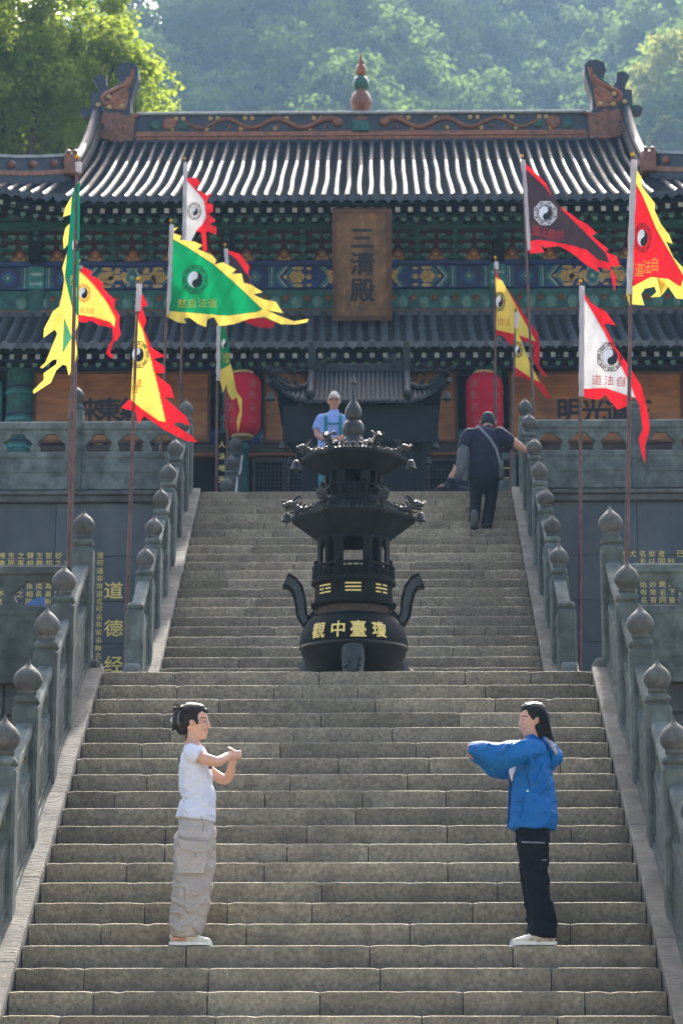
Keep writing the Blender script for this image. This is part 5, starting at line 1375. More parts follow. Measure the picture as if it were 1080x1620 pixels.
# ================================================================== people
def blob(name, chains, mat, parent, base, voxel=.009, smooth=2, wr=0.0, wsc=(14, 14, 6), flip=1, seed=0, mats=None, flat=False):
    """union of tapered rounded limbs, remeshed into one continuous surface.
    a chain is a list of (u, w, v, ra, rb): u right, w away from the viewer, v up, ra / rb half widths across and along w"""
    b = MB()
    for ch in chains:
        pts = [Vector((c[0] * flip, c[1], c[2])) for c in ch]; ra = [c[3] for c in ch]; rb = [c[4] if len(c) > 4 else c[3] for c in ch]
        P = []; A = []; B = []
        def cap(p, t, a, bb, sgn):
            out = []
            for q in (.38, .75, 1.0):
                k = math.sqrt(max(0, 1 - (q * .985) ** 2)); out.append((p + t * (sgn * q * min(a, bb)), a * k, bb * k))
            return out
        t0 = (pts[1] - pts[0]).normalized(); t1 = (pts[-1] - pts[-2]).normalized()
        seq = cap(pts[0], t0, ra[0], rb[0], -1)[::-1]
        n = len(pts)
        for i in range(n):
            seq.append((pts[i], ra[i], rb[i]))
            if i + 1 < n:
                for u in (.33, .67):
                    def cr(f): 
                        p0, p1, p2, p3 = f(max(i - 1, 0)), f(i), f(i + 1), f(min(i + 2, n - 1))
                        return .5 * (2 * p1 + (p2 - p0) * u + (2 * p0 - 5 * p1 + 4 * p2 - p3) * u * u + (3 * p1 - p0 - 3 * p2 + p3) * u ** 3)
                    seq.append((cr(lambda j: pts[j]), max(.003, cr(lambda j: ra[j])), max(.003, cr(lambda j: rb[j]))))
        if not flat: seq += cap(pts[-1], t1, ra[-1], rb[-1], 1)
        m = len(seq); N = 18; V = []; F = []
        for k in range(m):
            kk0 = max(k - 1, 0); kk1 = min(k + 1, m - 1)
            t = seq[kk1][0] - seq[kk0][0]
            t = t.normalized() if t.length > 1e-7 else t0
            ref = Vector((0, 1, 0)); bb = ref - t * ref.dot(t)
            if bb.length < .25: bb = Vector((0, 0, 1)) - t * t.z
            bb.normalize(); aa = bb.cross(t)
            for i in range(N):
                an = 2 * math.pi * i / N; V.append(seq[k][0] + aa * (seq[k][1] * math.cos(an)) + bb * (seq[k][2] * math.sin(an)))
        for k in range(m - 1):
            for i in range(N): F.append((k * N + i, k * N + (i + 1) % N, (k + 1) * N + (i + 1) % N, (k + 1) * N + i))
        F.append(tuple(range(N))[::-1]); F.append(tuple((m - 1) * N + i for i in range(N)))
        b.add(V, F)
    me = b.mesh(name, mat); o = bpy.data.objects.new(name, me); col.objects.link(o)
    rm = o.modifiers.new('r', 'REMESH'); rm.mode = 'VOXEL'; rm.voxel_size = voxel
    if smooth:
        sm = o.modifiers.new('s', 'SMOOTH'); sm.iterations = smooth; sm.factor = .5
    dg = bpy.context.evaluated_depsgraph_get(); ev = o.evaluated_get(dg)
    m2 = bpy.data.meshes.new_from_object(ev); o.modifiers.clear(); bpy.data.objects.remove(o); bpy.data.meshes.remove(me)
    m2.materials.clear()
    for mm in (mats or [mat]): m2.materials.append(MATS[mm])
    bx, by, bz_ = base
    nv = len(m2.vertices); co = np.empty(nv * 3); no = np.empty(nv * 3)
    m2.vertices.foreach_get('co', co); m2.vertices.foreach_get('normal', no); co = co.reshape(-1, 3); no = no.reshape(-1, 3)
    if wr:
        def fold(p):
            a = mnoise.noise(Vector((p[0] * wsc[0] + p[2] * 5 + seed, p[1] * wsc[1], p[2] * wsc[2] - p[0] * 4)))
            c = mnoise.noise(Vector((p[0] * wsc[0] * 1.7 - p[2] * 7, p[1] * wsc[1] * 1.6, p[2] * wsc[2] * 1.8 + p[0] * 8 + seed)))
            return (.55 - 1.9 * abs(a)) * .8 + (.4 - 1.5 * abs(c)) * .5
        d = np.array([fold(p) for p in co])
        co = co + no * (d * wr)[:, None]
    co += np.array([bx, by, bz_]); m2.vertices.foreach_set('co', co.ravel())
    m2.polygons.foreach_set('use_smooth', [True] * len(m2.polygons)); m2.update(); m2.name = name
    return put(name, m2, parent)

def hand(c, d, s, curl=.5, spread=(0, 0, 1), side=1):
    """palm and five fingers as chains: c wrist, d pointing direction (u, w, v), spread the knuckle line"""
    c = Vector(c); d = Vector(d).normalized(); k = Vector(spread); k = (k - d * k.dot(d)).normalized(); nrm = d.cross(k) * side
    out = [[(*(c), .024 * s, .02 * s), (*(c + d * .045 * s), .036 * s, .024 * s), (*(c + d * .085 * s), .038 * s, .022 * s)]]
    for i, (off, L) in enumerate(((-.03, .062), (-.01, .072), (.011, .068), (.03, .052))):
        b = c + d * .085 * s + k * off * s; pts = [b]
        dirn = d.copy()
        for j in range(3):
            an = curl * (.9 + .5 * j); dirn = d * math.cos(an) + nrm * math.sin(an); pts.append(pts[-1] + dirn * (L * (.45, .32, .26)[j] * s))
        out.append([(*p, (.0095 - .0007 * j) * s, (.0095 - .0007 * j) * s) for j, p in enumerate(pts)])
    b = c + d * .03 * s - k * .026 * s; td = (d * .75 - k * .65 + nrm * .35 * curl).normalized()
    out.append([(*b, .013 * s), (*(b + td * .035 * s), .012 * s), (*(b + td * .062 * s + nrm * .012 * s * curl), .009 * s)])
    return [[tuple(q) for q in ch] for ch in out]

def strip(name, pts, w, mat, parent, base, th=.004, flip=1, up=(0, -1, 0)):
    b = MB().tube([(base[0] + p[0] * flip, base[1] + p[1], base[2] + p[2]) for p in pts], w, 6, ref=up, flat=th / w if w > th else 1); return b.obj(name, mat, parent, 60)

# ---------------- woman in the white T-shirt (left), seen in profile facing right
k3y = Y0 + 3 * SD
gy = k3y + .13; gz = Z0 + 3 * SH
bp0 = at(303, 1495, gy); base = (bp0.x, gy, gz)
hd = at(303, 1115, gy); SC = (hd.z - gz) / 380.0                  # metres per photo pixel here
U = lambda px: (px - 303) * SC
Vv = lambda py: (1495 - py) * SC
def C(px, py, w, ra, rb=None, U=U, Vv=Vv): return (U(px), w, Vv(py), ra * SC, (rb if rb is not None else ra) * SC)
w1 = thing('person', 'woman in white T-shirt and pale cargo trousers, hair clipped up, arms raised before her', 'person', base)
NR, FR = -.16, .16                                              # near and far shoulder
body = [
    # head (profile): skull, face, jaw
    [C(299, 1138, 0, 20, 17), C(303, 1133, 0, 20, 17), C(306, 1140, 0, 19, 16.5)],
    [C(309, 1133, 0, 14.5, 15), C(311, 1145, 0, 14, 14.5), C(311, 1156, 0, 12, 12.5), C(314, 1163, 0, 7, 8)],
    [C(300, 1150, 0, 15, 14), C(306, 1160, 0, 11, 11)],
    [C(323.5, 1141, 0, 2.2, 3), C(326.6, 1150, 0, 2.6, 3.4)],     # nose
    [C(322.5, 1157, 0, 2.2, 5), C(322.5, 1160.5, 0, 2, 4.5)],      # lips
    [C(318, 1166, 0, 4, 5)],
    [C(299, 1143, -.072, 3.4, 2), C(299.5, 1149, -.072, 2.6, 2)], [C(299, 1143, .072, 3.4, 2), C(299.5, 1149, .072, 2.6, 2)],
    # neck and trunk
    [C(299, 1158, 0, 11, 11), C(299, 1172, 0, 11.5, 12), C(302, 1186, 0, 15, 20)],
    [C(304, 1192, 0, 15, 27), C(306, 1215, 0, 19, 28), C(309, 1255, 0, 19, 25), C(306, 1300, 0, 20, 24)],
    # near arm
    [C(302, 1197, NR + .03, 7, 6), C(313, 1203, NR, 8, 7.5), C(322, 1206, NR - .01, 9.5, 9.2), C(341, 1210, NR + .03, 8.5, 8.5), C(352, 1203, NR + .09, 7.6, 7.4), C(360, 1196, NR + .14, 6, 6)],
    # far arm
    [C(306, 1200, FR - .03, 7, 6), C(332, 1222, FR - .01, 9, 9), C(352, 1232, FR - .04, 8.4, 8.2), C(361, 1220, FR - .09, 7.2, 7), C(364, 1206, FR - .14, 5.6, 5.6)],
    # legs, inside the trousers
    [C(303, 1315, -.07, 14, 11), C(303, 1390, -.09, 12, 11), C(298, 1470, -.09, 9, 9)], [C(304, 1315, .07, 14, 11), C(306, 1390, .09, 12, 11), C(306, 1470, .09, 9, 9)],
]
body = [ch if len(ch) > 1 else [ch[0], (ch[0][0] + .002, ch[0][1], ch[0][2], ch[0][3], ch[0][4])] for ch in body]
h1 = hand((U(359), NR + .14, Vv(1196)), (1, .5, .05), .86, .75, (0, -.2, 1), -1); h2 = hand((U(363.5), FR - .13, Vv(1208)), (.25, -.25, 1), .86, .85, (0, 1, .2), 1)
blob('body', body + h1 + h2, 'skin_pale', w1, base, .0065, 1)
tee = [
    [C(297, 1185, 0, 12, 14), C(300, 1191, 0, 20, 31), C(304, 1203, 0, 24, 37), C(306, 1222, 0, 26.5, 37), C(307, 1245, 0, 27, 34), C(312, 1264, 0, 26.5, 32), C(309, 1280, 0, 29.5, 36), C(306.5, 1299, 0, 31.5, 39)],
    [C(299, 1192, NR + .03, 12, 11), C(306, 1199, NR, 13.5, 13), C(314, 1203, NR - .012, 12.5, 12.5)],
    [C(299, 1192, FR - .03, 12, 11), C(308, 1201, FR, 13.5, 13), C(318, 1209, FR + .005, 12.5, 12.5)],
]
def ridges(f, w, lst, r=2.6):
    return [[f(a0, b0, w + d0, r * .5, r), f((a0 + a1) / 2, (b0 + b1) / 2 + sag, w + (d0 + d1) / 2, r, r), f(a1, b1, w + d1, r * .4, r * .6)] for a0, b0, d0, a1, b1, d1, sag in lst]
tee += ridges(C, -.135, [(303, 1216, -.012, 328, 1240, .03, 3), (300, 1219, -.015, 312, 1252, .01, 2), (296, 1221, -.012, 290, 1250, .02, -2), (286, 1262, .02, 312, 1256, .0, 3), (288, 1269, .02, 318, 1274, .0, 4), (292, 1280, -.012, 300, 1294, -.015, 0), (322, 1262, .0, 330, 1288, .02, 0)])
blob('tshirt', tee, 'tee_white', w1, base, .007, 1, .009, (4, 5, 9), seed=2, flat=True)
pants = [
    [C(306, 1303, 0, 28, 34), C(307, 1314, 0, 31, 39), C(306.5, 1332, 0, 32, 40), C(307, 1345, 0, 31, 38)],
    [C(306, 1330, -.085, 29, 23), C(306, 1362, -.09, 30.5, 25), C(306, 1382, -.09, 30, 23), C(304, 1402, -.088, 29.5, 22), C(300.5, 1430, -.086, 28, 21), C(297, 1455, -.085, 26, 20), C(295, 1470, -.085, 24.5, 19), C(294.5, 1482, -.085, 22.5, 18)],
    [C(309, 1330, .085, 28, 23), C(310, 1375, .09, 27, 23), C(307, 1420, .088, 24, 21), C(301, 1462, .085, 21, 18), C(299, 1476, .085, 19, 17)],
]
pants += ridges(C, -.085 - 23 * SC, [(284, 1322, .03, 306, 1330, .0, 3), (282, 1393, .012, 326, 1398, .02, 5), (279, 1404, .015, 308, 1412, .0, -4), (328, 1404, .03, 300, 1421, .0, 3), (276, 1424, .025, 302, 1432, .005, 4), (322, 1428, .03, 298, 1445, .0, 2), (274, 1446, .025, 298, 1452, .005, -4), (312, 1450, .02, 290, 1466, .005, 3), (272, 1462, .03, 296, 1474, .01, 3), (308, 1462, .025, 318, 1476, .04, 0), (300, 1400, .0, 297, 1440, .0, 0)], 3.4)
blob('trousers', pants, 'pants_khaki', w1, base, .0075, 1, .020, (4, 5, 9), seed=9, flat=True)
dn = lambda n, pts, w, mat, th=.005: strip(n, [(U(a), -.005 + d, Vv(b)) for a, b, d in pts], w, mat, w1, base, th)
# cargo pocket with flap
pk = MB(); NW = -.085 - 25.5 * SC
pk.extr([(U(281), Vv(1344)), (U(284), Vv(1385)), (U(325), Vv(1386)), (U(330), Vv(1350)), (U(312), Vv(1352))], lambda a, b, d: (base[0] + a, base[1] + NW + d - .02 * math.cos((a - U(306)) * 9), base[2] + b), -.006, .012)
pk.obj('cargo_pocket', 'pants_khaki', w1, 30)
pk = MB(); pk.extr([(U(284), Vv(1334)), (U(327), Vv(1338)), (U(330), Vv(1352)), (U(310), Vv(1354)), (U(288), Vv(1346))], lambda a, b, d: (base[0] + a, base[1] + NW + d - .02 * math.cos((a - U(306)) * 9), base[2] + b), -.014, .008)
pk.obj('pocket_flap', 'pants_khaki', w1, 30)
dn('pocket_toggle', [(311, 1355, NW - .018), (311, 1361, NW - .02)], .005, 'pants_seam'); dn('drawstring', [(318, 1297, -.17), (323, 1310, -.175), (321, 1322, -.175)], .0035, 'pants_seam')
def shoe(name, parent, base, uh, ut, w, mat, sole, U_=None, lift_=0.0, flip=1, detail=None):
    s = 1 if ut > uh else -1; L = abs(ut - uh)
    P = lambda f, v: uh + s * L * f
    ch = [[(P(.12, 0), w, .058, .04, .034), (P(.3, 0), w, .062, .045, .036), (P(.5, 0), w, .05, .038, .038), (P(.75, 0), w, .036, .026, .040), (P(.91, 0), w, .03, .02, .032)],
          [(P(.16, 0), w, .07, .034, .032), (P(.22, 0), w, .095, .036, .034)]]
    ch = [[(a, b, c + lift_, d, e) for a, b, c, d, e in q] for q in ch]
    o = blob(name, ch, mat, parent, base, .006, 1)
    sb = MB(); V = []; prof = [(0, .028), (.1, .038), (.35, .036), (.6, .044), (.8, .043), (.94, .03), (1.0, .012)]
    out = [(P(f, 0), w - h) for f, h in prof] + [(P(f, 0), w + h) for f, h in prof[::-1]]
    sb.extr(out, lambda a, b, d: (base[0] + a, base[1] + b, base[2] + d + lift_), .001, .024); sb.obj('sole', sole, o)
    return o
for w in (-.085, .085):
    o = shoe('shoe', w1, base, U(270), U(335), w, 'shoe_cream', 'shoe_sole')
    MB().tube([(base[0] + U(275), base[1] + w - .036, base[2] + .04), (base[0] + U(284), base[1] + w - .041, base[2] + .045), (base[0] + U(296), base[1] + w - .041, base[2] + .036)], [.012, .016, .008], 6).obj('heel_panel', 'shoe_peach', o, 60)
hair = [
    [C(298, 1131, 0, 20.5, 19.5), C(305, 1128, 0, 18.5, 18), C(313, 1125, 0, 12, 14), C(317, 1126, 0, 7, 11)],
    [C(296, 1137, 0, 18, 19), C(290, 1146, 0, 14, 16), C(289, 1155, 0, 9.5, 12)],
    [C(286, 1127, 0, 12, 14), C(279, 1134, 0, 11.5, 14), C(277, 1145, 0, 9, 12), C(283, 1156, 0, 7.5, 10)],
    [C(277, 1125, 0, 8, 8), C(272, 1122, -.01, 4, 5)], [C(272, 1140, 0, 4, 6), C(270, 1150, .0, 2, 4), C(269, 1156, 0, 1.2, 2)],
    [C(306, 1138, -.073, 4, 2), C(309, 1147, -.073, 2.2, 1.6)],
]
blob('hair', hair, 'hair_brown', w1, base, .006, 1, .004, (30, 30, 30), seed=4)
MB().tube([(base[0] + U(a), base[1] - .075 + d, base[2] + Vv(b)) for a, b, d in ((281, 1127, .01), (278, 1136, 0), (278, 1145, -.005), (281, 1150, 0))], .0045, 6).obj('hair_claw', 'strap_grey', w1, 60)
MB().sphere((base[0] + U(267.5), base[1], base[2] + Vv(1139)), .02, 8, 6, 0, (.6, .8, 1)).obj('hair_tie', 'tee_white', w1, 60)
for w in (-1, 1):
    e = MB().sphere((base[0] + U(319.5), base[1] + w * .047, base[2] + Vv(1143.8)), .0105, 8, 6, 0, (1.0, .5, .38)); e.obj('eye', 'eye_dark', w1, 60)
    MB().tube([(base[0] + U(314), base[1] + w * .062, base[2] + Vv(1138.5)), (base[0] + U(318), base[1] + w * .056, base[2] + Vv(1137.3)), (base[0] + U(322), base[1] + w * .04, base[2] + Vv(1138))], .0035, 5).obj('eyebrow', 'hair_brown', w1)
MB().tube([(base[0] + U(a), base[1] + w, base[2] + Vv(b)) for a, w, b in ((319.5, -.040, 1157.6), (323.3, -.022, 1158), (324.6, 0, 1158), (323.3, .022, 1158), (319.5, .040, 1157.6))], .003, 6).obj('lips', 'lips', w1, 60)
gl = MB()
for w in (-.036, .036):
    gl.tube([(base[0] + U(325) - .006 * abs(math.cos(k * math.pi / 8)), base[1] + w + .026 * math.cos(k * math.pi / 8), base[2] + Vv(1144.5) + .02 * math.sin(k * math.pi / 8)) for k in range(17)], .0018, 5, cap=False, ref=(1, 0, 0))
gl.tube([(base[0] + U(325), base[1] - .062, base[2] + Vv(1143)), (base[0] + U(301), base[1] - .078, base[2] + Vv(1142))], .0018, 5); gl.tube([(base[0] + U(325), base[1] - .01, base[2] + Vv(1144)), (base[0] + U(325), base[1] + .01, base[2] + Vv(1144))], .0018, 5)
gl.obj('spectacles', 'glass_frame', w1)
def strands(parent, base, n, path, mat, seed, r=.0016):
    g_ = random.Random(seed); b = MB()
    for k in range(n):
        b.tube([Vector(base) + Vector(q) for q in path(g_)], [r, r, r, r * .4], 4)
    return b.obj('hair_strands', mat, parent, 60)
def bunpath(g_):
    w = g_.uniform(-.088, .0); a = g_.uniform(0, 1); j = lambda s_=1.5: g_.uniform(-s_, s_)
    k = math.sqrt(max(.05, 1 - (w / .095) ** 2))
    return [(U(316 - 4 * (1 - k) * 3), w * .8, Vv(1126 + 10 * (1 - k) + 8 * a) + .004), (U(304 + j()), w * 1.04, Vv(1113 + 26 * (1 - k) + 9 * a)), (U(290 + j()), w * 1.02, Vv(1117 + 22 * (1 - k) + 12 * a)), (U(274 + j(5)), w * .8, Vv(1124 + j(9)))]
strands(w1, base, 80, bunpath, 'hair_brown', 3, .0022); strands(w1, base, 16, bunpath, 'hair_sunlit', 8, .0016)
strands(w1, base, 14, lambda g_: (lambda x0, y0, a: [(U(x0), -.03 + a * .05, Vv(y0)), (U(x0 - 4), -.03 + a * .06, Vv(y0 - 3)), (U(x0 - 7), -.03 + a * .07, Vv(y0 - 2 + 4 * a)), (U(x0 - 9 - 2 * a), -.03 + a * .07, Vv(y0 + 4))])(g_.uniform(272, 282), g_.uniform(1118, 1150), g_.uniform(-1, 1)), 'hair_sunlit', 5, .002)
strands(w1, base, 10, lambda g_: (lambda x0, w0: [(U(x0), w0, Vv(1156)), (U(x0 + g_.uniform(-2, 1)), w0 * 1.02, Vv(1163)), (U(x0 + g_.uniform(-3, 2)), w0 * .98, Vv(1168)), (U(x0 + g_.uniform(-4, 3)), w0, Vv(1174))])(g_.uniform(285, 294), g_.uniform(-.06, -.03)), 'hair_brown', 6, .0014)
# small dark prints on the shirt
pr = MB(); pr.extr([(U(329), Vv(1213)), (U(333), Vv(1213)), (U(333.5), Vv(1220)), (U(328.5), Vv(1220))], lambda a, b, d: (base[0] + a, base[1] - .105 + d, base[2] + b), -.008, .02)
pr.obj('chest_print', 'print_black', w1); 
pr = MB()
for k in range(3): pr.box(base[0] + U(279.0), base[0] + U(281.5), base[1] - .06, base[1] - .03, base[2] + Vv(1203 + k * 3.6), base[2] + Vv(1200.8 + k * 3.6))
pr.obj('back_print', 'print_black', w1)

# ---------------- woman in the blue jacket (right), profile facing left
bq = at(848, 1495, gy); base2 = (bq.x, gy, gz)
U2 = lambda px: (px - 848) * SC
def D(px, py, w, ra, rb=None): return C(px, py, w, ra, rb, U2, Vv)
w2 = thing('person', 'woman with long black hair in bright blue hooded jacket and black trousers, arm stretched forward', 'person', base2)
body = [
    [D(853, 1136, 0, 20, 17), D(849, 1131, 0, 19.5, 17), D(846, 1138, 0, 18, 16)],
    [D(841, 1132, 0, 13, 14.5), D(840, 1144, 0, 12.5, 14), D(841, 1154, 0, 12, 12.5), D(838.5, 1162, 0, 7, 8.5)],
    [D(850, 1150, 0, 15, 14), D(845, 1159, 0, 11, 11)],
    [D(830.5, 1140, 0, 2.2, 3), D(827.6, 1148, 0, 2.6, 3.4)], [D(831, 1154.5, 0, 2.4, 5), D(831.5, 1158, 0, 2.2, 4.5)], [D(835, 1164, 0, 4, 5), D(835.2, 1164, 0, 4, 5)],
    [D(855, 1140, -.073, 3.6, 2), D(854.5, 1147, -.073, 2.8, 2)], [D(855, 1140, .073, 3.6, 2), D(854.5, 1147, .073, 2.8, 2)],
    [D(853, 1156, 0, 11, 11), D(855, 1170, 0, 12, 12), D(855, 1186, 0, 15, 20)],
    [D(855, 1192, 0, 15, 27), D(851, 1215, 0, 19, 28), D(848, 1255, 0, 19, 25), D(848, 1300, 0, 19, 24)],
    [D(852, 1196, -.13, 6, 6), D(815, 1196, -.16, 7, 7), D(790, 1192, -.12, 7, 7), D(764, 1188, -.075, 6, 6)],
    [D(852, 1196, .13, 6, 6), D(815, 1208, .15, 7, 7), D(790, 1211, .09, 7, 7), D(764, 1196, .03, 6, 6)],
    [D(846, 1315, -.07, 13, 11), D(849, 1390, -.08, 13, 12), D(857, 1470, -.08, 9, 9)], [D(846, 1315, .07, 13, 11), D(847, 1390, .08, 13, 12), D(852, 1470, .08, 9, 9)],
]
h1 = hand((U2(762), -.072, Vv(1188)), (-1, .3, .1), .8, 1.0, (0, -.2, 1), 1); h2 = hand((U2(763), .025, Vv(1196)), (-1, -.2, .25), .8, 1.0, (0, .3, 1), -1)
blob('body', body + h1 + h2, 'skin', w2, base2, .0065, 1)
jk = [
    [D(856, 1180, 0, 15, 17), D(855, 1190, 0, 21, 34), D(851, 1206, 0, 27, 39), D(848, 1225, 0, 31, 40), D(846.5, 1250, 0, 34.5, 40), D(847, 1280, 0, 37, 42), D(845.5, 1302, 0, 38.5, 43), D(845, 1315, 0, 38.5, 43)],
    [D(853, 1191, -.14, 14, 13), D(836, 1193, -.17, 18, 15), D(815, 1198, -.175, 21, 16), D(795, 1202, -.155, 22, 17), D(775, 1196, -.12, 17, 15), D(760, 1189, -.085, 12, 12), D(748, 1187, -.06, 10, 10)],
    [D(853, 1192, .14, 14, 13), D(835, 1200, .17, 17, 15), D(812, 1211, .155, 18, 16), D(790, 1213, .11, 16.5, 15), D(768, 1201, .05, 12.5, 12), D(753, 1193, .01, 9.5, 9.5)],
    [D(847, 1172, -.0, 10.5, 15), D(849, 1180, 0, 15, 18)],
]
jk += ridges(D, -.175 - 14 * SC, [(832, 1180, .02, 812, 1192, -.005, -3), (826, 1206, .0, 806, 1196, -.008, 4), (806, 1186, .0, 790, 1200, .0, 3), (790, 1212, .02, 776, 1190, .04, 0), (776, 1184, .05, 764, 1196, .07, 2), (840, 1205, .01, 846, 1222, .02, 2)], 2.8) + ridges(D, -.172, [(862, 1215, .0, 850, 1245, -.006, 3), (868, 1240, .02, 852, 1262, -.004, 4), (845, 1270, -.008, 862, 1292, .004, -3), (826, 1270, .0, 822, 1300, .01, 2), (872, 1275, .03, 868, 1306, .03, 0)], 3)
blob('jacket', jk, 'jacket_blue', w2, base2, .0072, 1, .014, (4, 5, 8), seed=21, flat=True)
hood = [[D(868, 1174, -.03, 7, 13), D(877, 1186, -.05, 8, 12), D(883, 1200, -.04, 9, 12), D(877, 1212, 0, 7.5, 14)], [D(868, 1174, .03, 7, 13), D(877, 1186, .05, 8, 12), D(883, 1200, .04, 9, 12), D(877, 1212, 0, 7.5, 14)],
        [D(889, 1199, -.05, 5, 10), D(890, 1201, .05, 5, 10)]]
blob('hood', hood, 'jacket_blue', w2, base2, .0075, 2, .008, (14, 14, 14), seed=3)
ln = MB().tube([(base2[0] + U2(a), base2[1] - .105 + d, base2[2] + Vv(b)) for a, b, d in ((866, 1172, .02), (873, 1180, -.0), (880, 1190, -.012), (884, 1199, -.01))], [.009, .014, .016, .008], 8); ln.obj('hood_lining', 'jacket_lining', w2, 60)
dk = lambda n, pts, r, mat: MB().tube([(base2[0] + U2(a), base2[1] + d, base2[2] + Vv(b)) for a, b, d in pts], r, 6).obj(n, mat, w2, 60)
dk('chest_zip', [(830.5, 1214, -.178), (833, 1226, -.18), (836, 1240, -.181), (840, 1253, -.182)], .006, 'jacket_dark'); MB().sphere((base2[0] + U2(835.5), base2[1] - .183, base2[2] + Vv(1258)), .009, 8, 6, 0, (1, .4, .7)).obj('chest_logo', 'print_white', w2)
dk('front_opening', [(811, 1226, -.03), (809.5, 1250, -.03), (808, 1280, -.03), (806, 1312, -.03)], .010, 'jacket_dark')
dk('pocket_seam', [(816, 1275, -.165), (824, 1273, -.172), (832, 1266, -.178)], .004, 'jacket_dark')
blob('inner_shirt', [[D(821, 1211, 0, 8, 16), D(815, 1226, 0, 6.5, 14), D(813, 1236, 0, 4, 10)]], 'tee_white', w2, base2, .008, 1)
pants2 = None
pants = [
    [D(845, 1298, 0, 28, 36), D(845, 1318, 0, 27, 38), D(845, 1335, 0, 26, 37)],
    [D(845, 1325, -.08, 25.5, 20), D(846, 1360, -.083, 22.5, 19.5), D(849, 1390, -.083, 19, 18), D(853, 1420, -.083, 18.5, 17), D(858, 1450, -.083, 19, 17), D(858, 1470, -.083, 21, 18), D(857, 1484, -.083, 21.5, 18)],
    [D(845, 1325, .08, 25, 20), D(844, 1370, .083, 20, 18), D(846, 1410, .083, 17, 17), D(851, 1450, .083, 17.5, 17), D(852, 1482, .083, 19, 17)],
]
pants += ridges(D, -.083 - 17 * SC, [(832, 1330, .0, 850, 1336, -.005, 3), (836, 1385, .02, 862, 1392, .01, 4), (838, 1398, .02, 858, 1408, .0, -3), (868, 1440, .01, 850, 1452, .0, 3), (842, 1462, .02, 868, 1470, .01, 4), (872, 1472, .02, 850, 1480, .0, 0)], 3)
blob('trousers', pants, 'pants_black', w2, base2, .0085, 1, .015, (6, 6, 8), seed=31, flat=True)
dk('thigh_zip', [(825, 1337, -.165), (843, 1338, -.172), (861, 1338.5, -.165)], .006, 'zip_grey'); dk('trouser_logo', [(857, 1365, -.162), (864, 1365, -.152)], .005, 'zip_grey')
for w, du in ((-.083, 0), (.083, -4)):
    o = shoe('shoe', w2, base2, U2(878 + du), U2(811 + du), w, 'shoe_cream', 'shoe_sole')
    for a, b in ((868, 1488), (850, 1489), (838, 1486), (858, 1484)):
        MB().sphere((base2[0] + U2(a + du), base2[1] + w - .039, base2[2] + Vv(b)), .013, 8, 6, 0, (1.3, .5, .7)).obj('shoe_patch', 'shoe_tan', o, 60)
hair = [
    [D(853, 1131, 0, 20.5, 19.5), D(846, 1127, 0, 17.5, 18), D(838, 1124, 0, 11, 13), D(833, 1128, 0, 4.5, 9)],
    [D(858, 1136, 0, 17.5, 18.5), D(863, 1150, 0, 13.5, 17), D(868, 1165, 0, 11, 15), D(874, 1180, 0, 8.5, 13), D(880, 1192, 0, 6, 9), D(885, 1202, 0, 2.2, 4)],
    [D(860, 1150, -.05, 11, 5), D(864, 1166, -.055, 9, 4.5), D(870, 1180, -.045, 6, 4)],
]
blob('hair', hair, 'hair_black', w2, base2, .006, 1, .003, (40, 40, 6), seed=14)
for w in (-1, 1):
    MB().sphere((base2[0] + U2(834), base2[1] + w * .049, base2[2] + Vv(1141.8)), .0105, 8, 6, 0, (1.0, .5, .38)).obj('eye', 'eye_dark', w2, 60)
    MB().tube([(base2[0] + U2(840), base2[1] + w * .061, base2[2] + Vv(1137)), (base2[0] + U2(836), base2[1] + w * .057, base2[2] + Vv(1135.8)), (base2[0] + U2(831), base2[1] + w * .04, base2[2] + Vv(1136.6))], .0035, 5).obj('eyebrow', 'hair_black', w2)
MB().tube([(base2[0] + U2(a), base2[1] + w, base2[2] + Vv(b)) for a, w, b in ((834, -.042, 1157), (830.3, -.022, 1156.3), (829, 0, 1156.2), (830.3, .022, 1156.3), (834, .042, 1157))], .003, 6).obj('lips', 'lips', w2, 60)

def longpath(g_):
    w = g_.uniform(-.1, -.02); k = math.sqrt(max(.05, 1 - (w / .105) ** 2)); a = g_.uniform(0, 1); j = lambda s_=1.2: g_.uniform(-s_, s_)
    return [(U2(842 + 10 * a), w * .75, Vv(1114 + 20 * (1 - k))), (U2(853 + 14 * a), w * 1.0, Vv(1126 + 10 * (1 - k)) + .002), (U2(861 + 12 * a + j()), w * 1.0 - .004, Vv(1152)), (U2(869 + 10 * a + j(2)), w * .8 - .004, Vv(1176 + j(6))), (U2(879 + 7 * a + j(2)), w * .5, Vv(1196 + j(7)))][:5]
b_ = MB(); g_ = random.Random(9)
for k_ in range(90): b_.tube([Vector(base2) + Vector(q_) for q_ in longpath(g_)], [.0018, .0018, .0018, .0016, .0006], 4)
b_.obj('hair_strands', 'hair_black', w2, 60)

